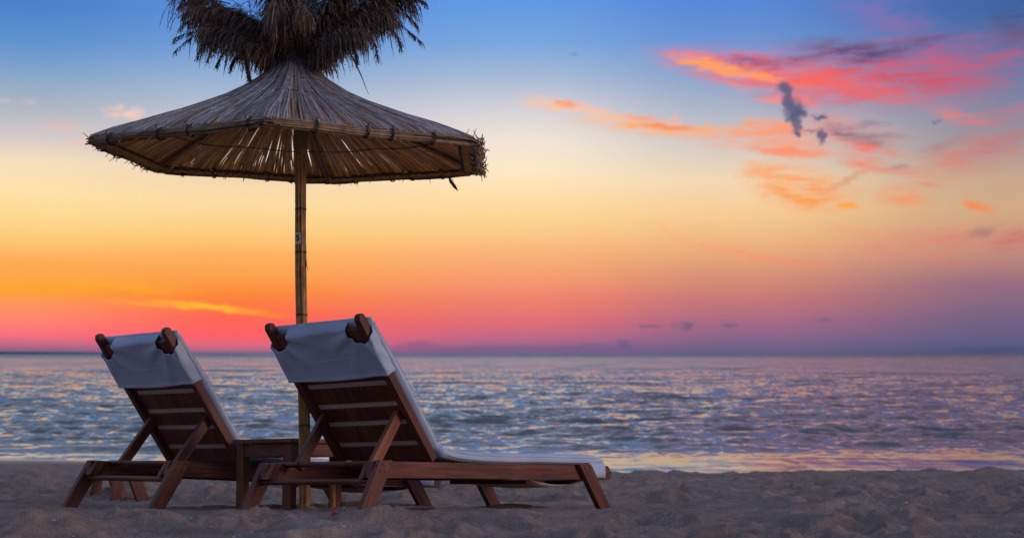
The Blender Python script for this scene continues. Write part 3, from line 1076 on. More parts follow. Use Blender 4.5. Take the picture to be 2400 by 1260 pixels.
    def s_top(v):
        e = min(v, W - v)
        c = 0.168 if v < W / 2 else 0.172
        if e < c:
            t = max(0.0, (e - 0.03) / (c - 0.03))
            return 0.748 - 0.036 * math.sin(math.pi * min(1, t)) ** 0.8 + 0.02 * t * t
        return 0.796
    cols = []
    # columns start at the cushion front on the near side, run round the back and end on the far side
    cols += [('n', k) for k in (0.042, 0.034, 0.024, 0.014, 0.004)]
    c1, c2 = 0.168, W - 0.172
    vb = sorted(set([round(x, 4) for x in np.linspace(0.036, W - 0.036, NV)] + [c1 - 0.002, c1 + 0.002, c2 - 0.002, c2 + 0.002]))
    cols += [('v', v) for v in vb]
    cols += [('f', k) for k in (0.004, 0.014, 0.024, 0.034, 0.042)]
    for ci, (kind, val) in enumerate(cols):
        for sj in range(NS):
            t = sj / (NS - 1)
            if kind == 'v':
                v = val
                st = s_top(v)
                slo = s_lo - 0.012 * math.sin(math.pi * v / W) * 0 + (0.006 * math.cos(v * 8))
                s = slo + (st - slo) * t
                e = min(v, W - v)
                n = -0.006 - 0.004 * (1 - min(1, e / 0.05))
                # creases fanning from the near shoulder, sag in the middle
                sag = 0.006 * math.sin(math.pi * v / W) * math.sin(math.pi * t)
                d1 = (s - 0.745) - (v - 0.13) * (-0.0)
                r_ = math.hypot(v - 0.10, s - 0.80); a_ = math.atan2(v - 0.10, 0.80 - s)
                cre = 0.009 * math.sin(a_ * 9 + 1.0) * math.exp(-((r_ - 0.14) / 0.12) ** 2) * (1 - min(1, max(0, v - 0.30) / 0.15)) * min(1, e / .06)
                r2 = math.hypot(v - (W - 0.10), s - 0.80); a2 = math.atan2((W - 0.10) - v, 0.80 - s)
                cre += 0.007 * math.sin(a2 * 8) * math.exp(-((r2 - 0.12) / 0.10) ** 2) * (1 - min(1, max(0, (W - 0.25) - v) / 0.12)) * min(1, e / .06)
                n = min(n + sag + cre - (0.004 if t < 0.04 else 0) - 0.004, -0.003)
                q = bk(s, n)
                grid[ci, sj] = hb.verts.new((q[0], v, q[1]))
            else:
                vv_ = 0.034 if kind == 'n' else W - 0.034
                st = 0.748 + 0.03 * sstep(np.array([val]), 0.02, 0.042)[0]
                s = s_lo + 0.006 * math.cos(0.3) + (st - s_lo) * t - 0.02 * val / 0.08 * (1 - t)
                lim = 0.090
                n = min(val, 1) / 0.080 * lim
                q = bk(s, n)
                off = 0.004 * math.sin(s * 60 + val * 60) * (1 - abs(t - .5))
                grid[ci, sj] = hb.verts.new((q[0], vv_ + (-off if kind == 'n' else off), q[1]))
    for ci in range(len(cols) - 1):
        for sj in range(NS - 1):
            hb.faces.new((grid[ci, sj], grid[ci + 1, sj], grid[ci + 1, sj + 1], grid[ci, sj + 1]))
    # strip over the top rail to the cushion front
    top = []
    cc = [i for i, (k, v) in enumerate(cols) if k == 'v' and c1 < v < c2]
    prevrow = [grid[i, NS - 1] for i in cc]
    for n_, s_ in ((0.012, 0.806), (0.035, 0.814), (0.058, 0.816), (0.074, 0.80), (0.077, 0.76)):
        row = []
        for i in cc:
            q = bk(s_ + 0.002 * math.sin(cols[i][1] * 25), n_)
            row.append(hb.verts.new((q[0], cols[i][1], q[1])))
        for a in range(len(cc) - 1):
            hb.faces.new((prevrow[a], prevrow[a + 1], row[a + 1], row[a]))
        prevrow = row
    bmesh.ops.recalc_face_normals(hb, faces=hb.faces[:])
    me = bpy.data.meshes.new('hood'); hb.to_mesh(me); hb.free()
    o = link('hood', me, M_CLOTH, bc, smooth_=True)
    md = o.modifiers.new('solid', 'SOLIDIFY'); md.thickness = 0.003; md.offset = 0
    # stitched seam across the hood and its hem
    sm = MB()
    for s0, r in ((0.640, 0.0016), (0.532, 0.0018)):
        pts = []
        for v in np.linspace(0.05, W - 0.05, 40):
            e = min(v, W - v)
            t = (s0 - s_lo) / (s_top(v) - s_lo)
            sag = 0.006 * math.sin(math.pi * v / W) * math.sin(math.pi * t)
            r_ = math.hypot(v - 0.10, s0 - 0.80); a_ = math.atan2(v - 0.10, 0.80 - s0)
            cre = 0.009 * math.sin(a_ * 9 + 1.0) * math.exp(-((r_ - 0.14) / 0.12) ** 2) * (1 - min(1, max(0, v - 0.30) / 0.15)) * min(1, e / .06)
            r2 = math.hypot(v - (W - 0.10), s0 - 0.80); a2 = math.atan2((W - 0.10) - v, 0.80 - s0)
            cre += 0.007 * math.sin(a2 * 8) * math.exp(-((r2 - 0.12) / 0.10) ** 2) * (1 - min(1, max(0, (W - 0.25) - v) / 0.12)) * min(1, e / .06)
            q = bk(s0 + 0.006 * math.cos(v * 8), min(-0.010 - 0.004 * (1 - min(1, e / 0.05)) + sag + cre, -0.003) - 0.0012)
            pts.append((q[0], v, q[1]))
        sm.tube(pts, r, 4)
    link('seam', sm.mesh('seam'), M_SEAM, bc)
    return root


def copy_tree(o, parent=None):
    c = o.copy()
    COL.objects.link(c)
    if parent is not None:
        ml = o.matrix_local.copy()
        c.parent = parent
        c.matrix_local = ml
    for ch in o.children:
        copy_tree(ch, c)
    return c


LG = 'wooden sun loungers under the reed parasol'
lounger = make_lounger()
tag(lounger, 'larger nearer wooden sun lounger with white canvas cushions, its whole seat visible to the right', 'sun lounger', LG)
bpy.context.view_layer.update()
second = copy_tree(lounger)
lounger.matrix_world = fit_frame(-0.638, 6.685, 0.018, 0.926, -0.074, -0.061)
second.matrix_world = fit_frame(-1.762, 7.395, -0.034, 0.860, -0.100, -0.046)
tag(second, 'left wooden sun lounger with white canvas hood, standing behind the small side table', 'sun lounger', LG)
for ch in second.children:
    if ch.name.startswith('strut'):
        ch.data = ch.data.copy()
        ch.data.materials.clear(); ch.data.materials.append(M_WOOD)

# ------------------------------------------------------------------ side table between the loungers
tb = empty('side_table')
th = R(56.5)
corner = Vector((-1.148, 7.42, 0))
tb.matrix_world = fit_frame(corner.x, corner.y, -0.068, th, -0.07, -0.05)
tw, tl, thh = 0.385, 0.41, 0.366
leg = 0.05
for (u, v) in ((0, 0), (tl - leg, 0), (0, tw - leg), (tl - leg, tw - leg)):
    prism('leg', tb, [(u, -0.08), (u + leg, -0.08), (u + leg, thh - 0.024), (u, thh - 0.024)], v, v + leg, M_WOOD_TABLE, math.pi / 2, 0.004)
for v in (0.006, tw - 0.006 - 0.024):
    prism('apron', tb, [(leg + .001, thh - 0.092), (tl - leg - .001, thh - 0.092), (tl - leg - .001, thh - 0.026), (leg + .001, thh - 0.026)], v, v + 0.024, M_WOOD_TABLE, 0, 0.002)
for u in (0.006, tl - 0.03):
    prism('apron', tb, [(u, thh - 0.092), (u + 0.024, thh - 0.092), (u + 0.024, thh - 0.026), (u, thh - 0.026)], leg + .001, tw - leg - .001, M_WOOD_TABLE, 0, 0.002)
for i in range(5):
    u = -0.018 + i * (tl + 0.036) / 5
    prism('top_board', tb, [(u, thh - 0.022), (u + (tl + 0.036) / 5 - 0.005, thh - 0.022), (u + (tl + 0.036) / 5 - 0.005, thh), (u, thh)], -0.018, tw + 0.018, M_WOOD_TABLE, 0, 0.003)
tag(tb, 'small square wooden side table between the two loungers, beside the parasol pole', 'side table')

# short bamboo stake next to the table's right leg
st = MB()
for k in range(5):
    a = k * 1.26
    o_ = Vector((math.cos(a) * 0.012, math.sin(a) * 0.012, 0)) if k else Vector((0, 0, 0))
    h = 0.265 + 0.02 * math.sin(k * 2.3)
    st.tube([o_, o_ + Vector((0.002, 0, h * .5)), o_ + Vector((0, 0.002, h))], [0.010, 0.0095, 0.009], 7)
stake = link('bamboo_stake', st.mesh('bamboo_stake'), M_BAMBOO, matrix=Matrix.Translation((-0.953, 7.625, -0.165)))
tag(stake, 'short yellow bamboo stake standing against the side table behind the nearer lounger', 'stake')

# low stool far behind the left lounger
sg = empty('low_stool')
sg.matrix_world = fit_frame(-2.60, 9.75, float(base_profile(9.8)) + 0.045, R(38), -0.02, -0.02)
for v0 in (0.0, 0.36):
    prism('leg', sg, [(-0.01, 0.12), (0.085, 0.12), (0.15, -0.05), (0.06, -0.05)], v0, v0 + 0.035, M_WOOD, -1.1, 0.004)
for v0 in (0.036, 0.33):
    prism('side_rail', sg, [(-0.11, 0.10), (0.12, 0.10), (0.12, 0.165), (-0.11, 0.165)], v0, v0 + 0.028, M_WOOD, 0, 0.004)
for v0 in (0.0, 0.36):
    prism('leg', sg, [(-0.105, 0.12), (-0.035, 0.12), (-0.055, -0.05), (-0.125, -0.05)], v0, v0 + 0.035, M_WOOD, 1.4, 0.004)
prism('top', sg, [(-0.12, 0.166), (0.13, 0.166), (0.13, 0.186), (-0.12, 0.186)], -0.01, 0.405, M_WOOD, 0, 0.004)
tag(sg, 'low dark wooden stool on splayed legs on the sand behind the left lounger', 'stool')

# ------------------------------------------------------------------ reed parasol
par = empty('reed_parasol', Matrix.Translation((-1.049, 7.27, -0.05)))
PO = Vector((-1.049, 7.27, -0.05))
CX, CY, CZ = -1.076 - PO.x, 7.27 - PO.y, CAM_H + 1.021 - PO.z       # rim centre, in the parasol's frame
RIM = 1.02
HEXA = [R(-90 + 60 * k - 0.0) for k in range(6)]
CORN = [Vector((CX + RIM * math.cos(a), CY + RIM * math.sin(a), CZ)) for a in HEXA]
CORN[5] += Vector((-0.055, -0.02, 0)); CORN[1] += Vector((0.02, 0, -0.005)); CORN[2] += Vector((0.01, 0, -0.015)); CORN[0].z += 0.012
PT = np.array([0.0, .05, .105, .175, .28, .40, .55, .72, .913, 1.02]) / 1.02
PH = np.array([0.53, 0.50, .452, .385, .315, .252, .190, .125, .052, 0.0])


def canopy_pt(q, t, dz=0.0):
    """q 0..6 round the rim, t 0..1 from apex to rim"""
    k = int(q) % 6; f = q - int(q)
    a, b = CORN[k], CORN[(k + 1) % 6]
    rim = a.lerp(b, f)
    c = Vector((CX, CY, rim.z))
    # round in the middle, six-sided at the rim
    ang = math.atan2(rim.y - CY, rim.x - CX)
    rr = math.hypot(rim.x - CX, rim.y - CY)
    rad = rr * t * (t ** 0.6) + (1 - t ** 0.6) * t * RIM * 0.95
    h = float(np.interp(t, PT, PH))
    return Vector((CX - 0.05 * (1 - t) ** 0.8 + rad * math.cos(ang), CY + rad * math.sin(ang), rim.z + h + dz))


# pole: a bundle of split bamboo
pm = MB()
pl_top = Vector((-1.094 - PO.x, 0, CAM_H + 1.36 - PO.z))


def pole_axis(z):
    t = z / pl_top.z
    return Vector((pl_top.x * t + 0.004 * math.sin(z * 4), 0.003 * math.sin(z * 3 + 1), z))


rp = random.Random(4)
for k in range(16):
    a = 2 * math.pi * k / 16
    rr = 0.0215 + rp.uniform(-0.0015, 0.0035)
    z = -0.3
    while z < pl_top.z - 0.02:
        seg = rp.uniform(0.35, 0.8)
        z1 = min(z + seg, pl_top.z)
        pts = []
        n = 6
        for i in range(n + 1):
            zz = z + (z1 - z) * i / n
            aa = a + rp.uniform(-0.06, 0.06)
            ax = pole_axis(zz)
            taper = 1.0 - 0.06 * zz / pl_top.z
            pts.append(ax + Vector((math.cos(aa) * rr * taper, math.sin(aa) * rr * taper, 0)))
        pm.tube(pts, [rp.uniform(0.0055, 0.0068)] * (n + 1), 5)
        z = z1 - 0.01
pm.tube([pole_axis(z) for z in np.linspace(-0.3, pl_top.z, 20)], 0.0205, 10)
pole = link('pole', pm.mesh('pole'), M_BAMBOO, par)
for z in (0.42, 0.98, 1.30, 1.52):
    cb = MB()
    for q in range(2):
        pts = [pole_axis(z + q * 0.006) + Vector((math.cos(a) * 0.0295, math.sin(a) * 0.0295, 0.002 * math.sin(3 * a))) for a in np.linspace(0, 2 * math.pi, 17)]
        cb.tube(pts, 0.0016, 4, caps=False)
    link('wire_tie', cb.mesh('wire_tie'), M_CORD, pole)
spl = MB()
pz = CAM_H + (829 - 612) / 3340 * 7.27 - PO.z
spl.tube([pole_axis(pz) + Vector((0.026, -0.005, 0.02)), pole_axis(pz) + Vector((0.031, -0.007, -0.02)), pole_axis(pz) + Vector((0.040, -0.008, -0.052))], [0.004, 0.003, 0.001], 4)
link('splinter', spl.mesh('splinter'), M_BAMBOO, pole)
# number tag
tz = CAM_H + (829 - 559) / 3340 * 7.27 - PO.z
ax = pole_axis(tz)
bm = bmesh.new()
bmesh.ops.create_cube(bm, size=1)
for v in bm.verts:
    v.co = Vector((v.co.x * 0.0285, v.co.y * 0.0035, v.co.z * 0.059))
bmesh.ops.bevel(bm, geom=bm.edges[:], offset=0.0015, segments=2, affect='EDGES')
me = bpy.data.meshes.new('number_tag'); bm.to_mesh(me); bm.free()
tagm = link('number_tag', me, M_TAG, par, Matrix.Translation(ax + Vector((-0.0095, -0.0305, 0))) @ Matrix.Rotation(R(-8), 4, 'Z'))
tagm['label'] = 'small white tag with a black 5'
fc = bpy.data.curves.new('digit', 'FONT')
fc.body = '5'; fc.size = 0.043; fc.extrude = 0.0006; fc.align_x = 'CENTER'; fc.align_y = 'CENTER'; fc.offset = 0.0011
tmp = bpy.data.objects.new('tmp', fc); COL.objects.link(tmp)
bpy.context.view_layer.update()
dme = bpy.data.meshes.new_from_object(tmp.evaluated_get(bpy.context.evaluated_depsgraph_get()))
bpy.data.objects.remove(tmp); dme.name = 'digit'
link('digit', dme, M_INK, tagm, Matrix.Translation((0, -0.0024, 0)) @ Matrix.Rotation(R(90), 4, 'X'))

# canopy thatch: reeds fanned from the neck to the rim
rc = random.Random(9)
NRE = 1010


def thatch(cnt, dz, inner, extra):
    cm = MB()
    for i in range(cnt + 66):
        q = 6 * (i + rc.uniform(-0.3, 0.3)) / cnt % 6
        dq = rc.gauss(0, 0.035)                  # reeds lean a little
        if i >= cnt:                             # a few more over each corner
            q = ((i - cnt) % 6 + (((i - cnt) // 6) - 5) * 0.011) % 6; dq = rc.gauss(0, 0.01)
        t0 = rc.uniform(0.055, 0.09) if rc.random() < 0.5 else rc.uniform(0.12, 0.42)
        t1 = rc.uniform(0.985, 1.0) if inner or rc.random() < .8 else rc.uniform(0.6, 0.95)
        if i % 3 == 0: t0 = rc.uniform(0.055, 0.10)
        n = 9
        r0 = rc.uniform(0.0028, 0.0044)
        ph = rc.uniform(0, 6.28); wob = rc.uniform(0, 0.004) * extra
        pts = []; rad = []
        for j in range(n + 1):
            t = t0 + (t1 - t0) * j / n
            pts.append(canopy_pt((q + dq * (1 - t)) % 6, t, dz + rc.uniform(0, 0.001) + 0.002 * math.sin(i * 12.9) + wob * math.sin(ph + t * 9)))
            rad.append(r0 * (0.75 + 0.35 * t))
        cm.tube(pts, rad, 4, twist=0.78)
    return cm


link('canopy', thatch(700, 0.009, False, 1.6).mesh('canopy'), M_REED, par)
link('canopy_lining', thatch(NRE, 0.0, True, 1.0).mesh('canopy_lining'), M_REED_IN, par)
# neck binding
nk = MB()
for i in range(130):
    a = 2 * math.pi * i / 130 + rc.uniform(-.02, .02)
    r0 = rc.uniform(0.05, 0.075)
    pts = [Vector((CX - 0.05 + math.cos(a) * r0 * k, CY + math.sin(a) * r0 * k, CZ + z)) for k, z in ((1.9, 0.42), (1.25, 0.47), (0.9, 0.53), (1.2, 0.62))]
    nk.tube(pts, rc.uniform(0.003, 0.0045), 4)
link('neck', nk.mesh('neck'), M_REED, par)
# stitch lines on the thatch
for t, amp in ((0.235, 0.006), (0.43, 0.006)):
    pts = []
    for i in range(241):
        q = 6 * i / 240 % 6
        pts.append(canopy_pt(q, t + amp * abs(math.sin(i * 0.42)) * 1.6, 0.013))
    sm = MB(); sm.tube(pts, 0.0022, 4, caps=False)
    link('stitch_line', sm.mesh('stitch_line'), M_CORD, par)
pts = [canopy_pt(6 * i / 240 % 6, 0.72 + 0.006 * math.sin(i * 0.3), -0.008) for i in range(241)]
sm = MB(); sm.tube(pts, 0.0026, 4, caps=False)
link('stitch_line', sm.mesh('stitch_line'), M_HEMCORD, par)
# ribs under the thatch
for k in range(6):
    pts = [canopy_pt(k, t, -0.020) for t in np.linspace(0.10, 0.97, 9)]
    rb = MB(); rb.tube(pts, 0.0085, 6)
    link('rib', rb.mesh('rib'), M_RIB, par)
# rim bundles
for k in range(6):
    a, b = CORN[k], CORN[(k + 1) % 6]
    d = (b - a); L = d.length; d.normalize()
    inw = Vector((CX, CY, CZ)) - (a + b) / 2; inw.z = 0; inw.normalize()
    up = Vector((0, 0, 1))
    rm = MB()
    for i in range(46):
        an = rc.uniform(0, 2 * math.pi); ro = 0.0225 * math.sqrt(rc.uniform(0.05, 1))
        s0 = rc.uniform(-0.03, 0.08) if rc.random() < .7 else rc.uniform(0, L * 0.6)
        s1 = L + rc.uniform(-0.08, 0.03) if rc.random() < .7 else rc.uniform(L * 0.4, L)
        if s1 - s0 < 0.2: continue
        pts = []
        drift = rc.uniform(-0.5, 0.5)
        for j in range(8):
            f = j / 7
            s = s0 + (s1 - s0) * f
            aa = an + drift * f
            sq = 1.0 - 0.22 * max(0, math.cos((s / L) * math.pi * 8))
            pts.append(a + d * s + inw * (math.cos(aa) * ro * sq + 0.012) + up * (math.sin(aa) * ro * sq - 0.010 + 0.004 * math.sin(s * 9 + k)))
        rm.tube(pts, rc.uniform(0.003, 0.005), 5)
    o = link('rim_bundle', rm.mesh('rim_bundle'), M_REED_RIM, par)
    nb = 4
    for i in range(nb):
        s = L * (0.06 + 0.88 * (i + rc.uniform(0.2, .8)) / nb)
        cb = MB()
        for w_ in (0, 1):
            pts = []
            for an in np.linspace(0, 2 * math.pi, 15):
                pts.append(a + d * (s + w_ * 0.009 + 0.003 * math.sin(an)) + inw * (math.cos(an) * 0.0285 + 0.012) + up * (math.sin(an) * 0.0285 - 0.010))
            cb.tube(pts, 0.0028, 5, caps=False)
        kx = a + d * s - inw * 0.016 + up * 0.012
        cb.tube([kx, kx - inw * 0.006 + up * 0.012, kx + d * 0.012 + up * 0.020], [0.003, 0.0025, 0.001], 4)
        link('binding', cb.mesh('binding'), M_CORD, o)
    # folded hem under the rim
    hm = MB()
    nh = 130
    for i in range(nh):
        f = (i + rc.uniform(-.4, .4)) / nh
        base = a.lerp(b, min(max(f, 0), 1))
        x0 = base + inw * 0.012 + up * (-0.026)
        sh = rc.uniform(-0.012, 0.012)
        ln_ = 0.072 + rc.uniform(-0.006, 0.008)
        if f < 0.09: ln_ *= max(0.2, f / 0.09)
        if f > 0.91: ln_ *= max(0.2, (1 - f) / 0.09)
        x1 = base + inw * (0.012 + ln_) + up * (-0.006 + rc.uniform(-.003, .003)) + d * sh
        hm.tube([x0, x0.lerp(x1, .5) + up * -0.004, x1], 0.0036, 4)
    o2 = link('hem', hm.mesh('hem'), M_REED_IN, par)
    hc = MB()
    s0 = a + (b - a) * 0.08 + inw * 0.082 + up * -0.009
    s1 = a + (b - a) * 0.92 + inw * 0.082 + up * -0.009
    pts = [s0.lerp(s1, i / 60) + up * 0.0025 * math.sin(i * 1.9) + inw * 0.002 * math.sin(i * 2.7) for i in range(61)]
    hc.tube(pts, 0.0075, 5)
    link('hem_cord', hc.mesh('hem_cord'), M_HEMCORD, o2)
# frayed reed ends at the right-hand side and strays elsewhere
fr = MB()
a, b = CORN[1], CORN[2]
for i in range(170):
    f = rc.random()
    base = a.lerp(b, f) + Vector((rc.uniform(-0.01, 0.02), rc.uniform(-.02, .02), rc.uniform(-0.035, 0.012)))
    dr = Vector((rc.uniform(-0.2, 0.6), rc.uniform(-1, 1), rc.uniform(-0.8, 0.8))).normalized()
    Lf = rc.uniform(0.02, 0.07)
    m_ = base + dr * Lf * 0.5 + Vector((0.010, 0, 0))
    fr.tube([base, m_, base + dr * Lf], [0.0036, 0.003, 0.002], 4)
for i in range(90):
    k = rc.choice([0, 1, 3, 4, 5, 2]); f = rc.random()
    base = CORN[k].lerp(CORN[(k + 1) % 6], f) + Vector((0, 0, -0.02))
    out_ = Vector((base.x - CX, base.y - CY, 0)).normalized()
    e = base + out_ * rc.uniform(0.0, 0.03) + Vector((rc.uniform(-.02, .02), rc.uniform(-.02, .02), -rc.uniform(0.005, 0.035)))
    fr.tube([base, e], [0.003, 0.0012], 4)
for (k, f, dv) in ((4, 0.97, (-0.04, -0.02, 0.035)), (0, 0.93, (0.035, 0, 0.05)), (0, 0.98, (0.02, -0.01, 0.055)), (5, 0.16, (-0.08, 0, 0.012))):
    base = CORN[k].lerp(CORN[(k + 1) % 6], f)
    fr.tube([base, base + Vector(dv) * .6, base + Vector(dv)], [0.003, 0.0025, 0.001], 4)
tag(link('frayed_ends', fr.mesh('frayed_ends'), M_REED_RIM, par), kind='stuff')
# collar under the apex
co = MB()
co.tube([pole_axis(CAM_H + 1.02 - PO.z), pole_axis(CAM_H + 1.05 - PO.z), pole_axis(CAM_H + 1.13 - PO.z), pole_axis(CAM_H + 1.16 - PO.z)], [0.027, 0.036, 0.037, 0.030], 12)
link('collar', co.mesh('collar'), M_RIB, par)
# leaf caught under the rim
lf = MB()
def at(px, py, Y):
    ph = math.atan(199 / 3340)
    a, b = (px - 1200) / 3340, (630 - py) / 3340
    v = Vector((a, math.cos(ph) - b * math.sin(ph), math.sin(ph) + b * math.cos(ph)))
    return v * (Y / v.y) + Vector((0, 0, CAM_H)) - PO
pl = [at(1050, 410, 7.85), at(1056, 424, 7.85), at(1066, 438, 7.84), at(1074, 448, 7.83)]
sd_ = Vector((0.8, 0.1, 0.55)).normalized()
lf.ribbon(pl, [0.0015, 0.009, 0.009, 0.0005], sd_)
o = link('leaf', lf.mesh('leaf'), M_LEAF, par)
o.modifiers.new('solid', 'SOLIDIFY').thickness = 0.001


# ------------------------------------------------------------------ reed plumes on top
def bez(P, t):
    P = [Vector(p) for p in P]
    while len(P) > 1:
        P = [P[i].lerp(P[i + 1], t) for i in range(len(P) - 1)]
    return P[0]


def plume(ctrl, count, length, spread, seed, start=0.15, droop=1.0, wid=0.0022, mat=None, thick=0.006):
    r = random.Random(seed)
    mb = MB()
    ax = [bez(ctrl, i / 14) for i in range(15)]
    mb.tube(ax, [thick * (1 - 0.8 * i / 14) for i in range(15)], 5)
    for i in range(count):
        t = start + (1 - start) * (r.random() ** 1.15)
        p = bez(ctrl, t)
        tan = (bez(ctrl, min(1, t + .03)) - bez(ctrl, max(0, t - .03))).normalized()
        rd = Vector((r.gauss(0, 1), r.gauss(0, 1), r.gauss(0, 1))); rd -= tan * rd.dot(tan); rd.normalize()
        L = length * r.uniform(0.4, 1.0) * (1.35 if r.random() < 0.12 else 0.9)
        d = (tan * r.uniform(0.5, 1.3) + rd * spread * r.uniform(0.3, 1.0)).normalized()
        n = 7
        pts = [p]
        step = L / n
        for j in range(n):
            d = (d + Vector((r.gauss(0, .07), r.gauss(0, .07), -droop * (0.20 + 0.05 * j)))).normalized()
            pts.append(pts[-1] + d * step)
        side = d.cross(Vector((r.gauss(0, 1), r.gauss(0, 1), r.gauss(0, 1)))).normalized()
        ws = [wid * 0.35]
        for j in range(1, n):
            ws.append(wid * (r.uniform(0.7, 1.5) if j % 2 else r.uniform(0.35, 0.7)) * (0.7 if j < 2 else 1))
        ws.append(0.0004)
        mb.ribbon(pts, ws, side)
        # spikelets branching off
        for j in range(2, n):
            if r.random() < 0.75:
                q = pts[j]
                e = (d * 0.8 + Vector((r.gauss(0, .5), r.gauss(0, .5), r.gauss(-.3, .3)))).normalized()
                l2 = r.uniform(0.008, 0.022)
                mb.ribbon([q, q + e * l2 * .5, q + e * l2], [0.0005, wid * 0.95, 0.0004], side)
    return mb


def S(px, py, dy=0.0):
    return at(px, py, 7.27 + dy)


N0 = S(700, 150)
plumes = [
    # control points, strands, length, spread, start, droop
    ([S(688, 150), S(650, 60, -.05), S(560, 20, -.05), S(470, 20, -.1)], 1050, 0.235, 0.9, .08, 1.2),
    ([S(685, 150), S(640, 80, .05), S(575, 45, .1), S(510, 10, .12), S(445, -25, .12)], 950, 0.225, 0.9, .15, 1.2),
    ([S(680, 150), S(630, 120, -.1), S(560, 75, -.18), S(500, 70, -.2)], 1200, 0.19, 0.8, .05, 1.3),
    ([S(695, 150), S(675, 60, -.05), S(655, 5, -.12), S(650, 15, -.3)], 1200, 0.22, 0.8, .05, 1.3),
    ([S(705, 150), S(705, 60, -.08), S(712, 0, -.2), S(706, 20, -.34)], 650, 0.16, 0.6, .1, 1.3),
    ([S(705, 150), S(720, 60, .05), S(725, -30, .1), S(740, -90, .15)], 600, 0.20, 0.8, .3, 0.9),
    ([S(712, 150), S(750, 80, -.05), S(820, 40, -.1), S(900, 30, -.12)], 1150, 0.21, 0.85, .05, 1.3),
    ([S(715, 150), S(770, 60, .05), S(860, 10, .08), S(945, -15, .05)], 1050, 0.215, 0.9, .08, 1.2),
    ([S(712, 150), S(740, 110, -.12), S(790, 70, -.22), S(840, 70, -.26)], 1200, 0.18, 0.7, .02, 1.3),
    ([S(710, 150), S(750, 20, .1), S(790, -40, .2), S(850, -60, .25)], 700, 0.22, 0.9, .2, 1.0),
    ([S(692, 150), S(668, 60, 0), S(640, -40, -.02), S(628, -110, -.05)], 1100, 0.20, 0.9, .2, 1.2),
    ([S(700, 150), S(690, 50, -.05), S(676, -50, -.1), S(660, -90, -.2)], 1100, 0.20, 0.8, .2, 1.2),
    ([S(712, 150), S(765, 30, 0), S(800, -50, -.02), S(830, -100, -.05)], 1100, 0.22, 0.9, .25, 1.1),
    ([S(716, 150), S(800, 60, .02), S(880, -20, .0), S(930, -70, .0)], 1000, 0.22, 0.9, .3, 1.1),
    ([S(700, 150), S(690, 80, .2), S(670, 30, .4), S(660, 20, .55)], 550, 0.18, 0.9, .1, 1.1),
    ([S(700, 150), S(740, 80, .2), S(760, 30, .4), S(780, 30, .5)], 550, 0.18, 0.9, .1, 1.1),
]
for i, (c, cnt, ln_, spd, stt, dr) in enumerate(plumes):
    mb = plume(c, cnt, ln_, spd, 100 + i, stt, dr)
    link('plume', mb.mesh('plume'), M_PLUME, par)
# long tips
tips = [[(560, 30), (500, 60), (450, 80), (412, 118)], [(560, 40), (480, 70), (425, 78), (412, 90)], [(540, 10), (480, -10), (430, 0), (424, 14)],
        [(560, 60), (510, 66), (470, 100), (464, 128)], [(900, 20), (930, 50), (955, 70), (985, 97)], [(900, 0), (930, 20), (960, 35), (977, 60)],
        [(920, -20), (960, -10), (985, -10), (996, 8)], [(880, 40), (920, 60), (935, 85), (938, 108)], [(540, 30), (480, 40), (440, 40), (425, 62)],
        [(550, 20), (490, 20), (450, 15), (432, 36)], [(560, 70), (520, 90), (498, 110), (487, 140)], [(580, 80), (540, 100), (520, 120), (508, 152)],
        [(840, 60), (870, 80), (880, 100), (886, 134)], [(800, 80), (825, 100), (833, 120), (838, 146)], [(890, -30), (940, -40), (960, -30), (984, -6)],
        [(600, 100), (560, 120), (545, 140), (541, 158)]]
for i, c in enumerate(tips):
    mb = plume([S(px, py, -.04 + 0.03 * math.sin(i * 2.1)) for px, py in c], 80, 0.055, 0.4, 300 + i, 0.1, 0.6, 0.002, None, 0.003)
    link('plume_tip', mb.mesh('plume_tip'), M_PLUME, par)
# the plume hanging down at the left of the neck
mb = plume([S(600, 60, -.1), S(563, 100, -.12), S(577, 150, -.14), S(589, 196, -.14)], 520, 0.045, 0.5, 411, 0.05, 0.5, 0.002, None, 0.008)
o = link('plume', mb.mesh('plume'), M_PLUME_WARM, par)
o['label'] = 'thin brown plume hanging straight down'
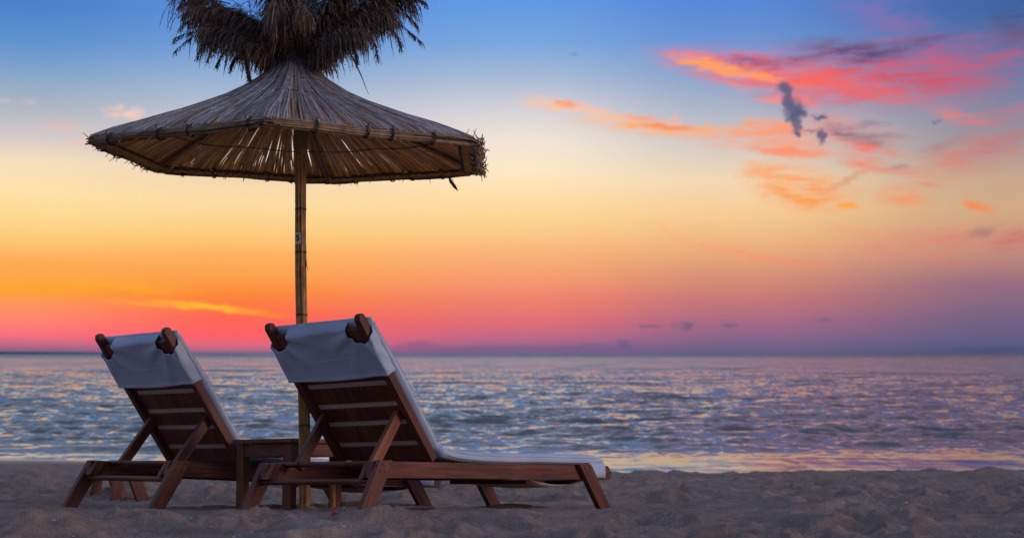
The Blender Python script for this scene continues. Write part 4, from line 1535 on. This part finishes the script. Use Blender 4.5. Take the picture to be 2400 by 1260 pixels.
# long dry blade
lf = MB()
lf.ribbon([S(815, 115, -.05), S(830, 142, -.05), S(844, 172, -.05), S(864, 222, -.05)], [0.003, 0.005, 0.003, 0.0008], Vector((0.9, 0.2, 0.4)).normalized())
o = link('leaf_blade', lf.mesh('leaf_blade'), M_LEAF, par)
o.modifiers.new('solid', 'SOLIDIFY').thickness = 0.001
par.location = (-1.0706, 7.42, -0.066)
par.scale = (1.0206,) * 3
tag(par, 'hexagonal reed thatch beach parasol topped with dark reed plumes', 'parasol')

# ------------------------------------------------------------------ small things on the sand
def sand_hit(px, py):
    """where the line of sight through a place in the photograph meets the sand"""
    ph = math.atan(199 / 3340)
    a, b = (px - 1200) / 3340, (630 - py) / 3340
    v = Vector((a, math.cos(ph) - b * math.sin(ph), math.sin(ph) + b * math.cos(ph)))
    t = np.linspace(4.5, 14, 1500)
    z = CAM_H + v.z / v.y * t
    h = sand_height(v.x / v.y * t, t)
    i = int(np.argmax(z < h))
    return Vector((v.x / v.y * t[i], t[i], h[i]))


q = sand_hit(783, 1206)
pb = MB()
pb.v = [Vector((-.017, -.012, .0)), Vector((.016, -.012, .004)), Vector((.02, .012, .012)), Vector((-.012, .014, .016)), Vector((0.003, 0, .018)), Vector((0.003, -0.001, .006))]
pb.f = [(0, 1, 4), (1, 2, 4), (2, 3, 4), (3, 0, 4), (1, 0, 5), (2, 1, 5), (3, 2, 5), (0, 3, 5)]
pet = link('petal', pb.mesh('petal'), M_RED, matrix=Matrix.Translation(q) @ Matrix.Scale(0.75, 4))
tag(pet, 'tiny crimson petal lying on the sand in front of the nearer lounger', 'petal')
sh = MB()
rs2 = random.Random(3)
for i in range(330):
    y = rs2.uniform(4.8, 10); x = rs2.uniform(-.4, .42) * y
    z = ground(x, y)
    r_ = rs2.uniform(0.0015, 0.0055)
    b0 = len(sh.v)
    a = rs2.uniform(0, 3.1)
    for k in range(5):
        an = a + k * 1.2566
        sh.v.append(Vector((x + math.cos(an) * r_ * 1.5, y + math.sin(an) * r_ * rs2.uniform(.6, 1.2), z + 0.0005)))
    sh.v.append(Vector((x, y, z + r_ * 0.9)))
    for k in range(5):
        sh.f.append((b0 + k, b0 + (k + 1) % 5, b0 + 5))
shells = link('shell_fragments', sh.mesh('shell_fragments'), M_SHELL)
tag(shells, kind='stuff')
shells['label'] = 'tiny white shell fragments scattered over the sand'
shells['category'] = 'shells'
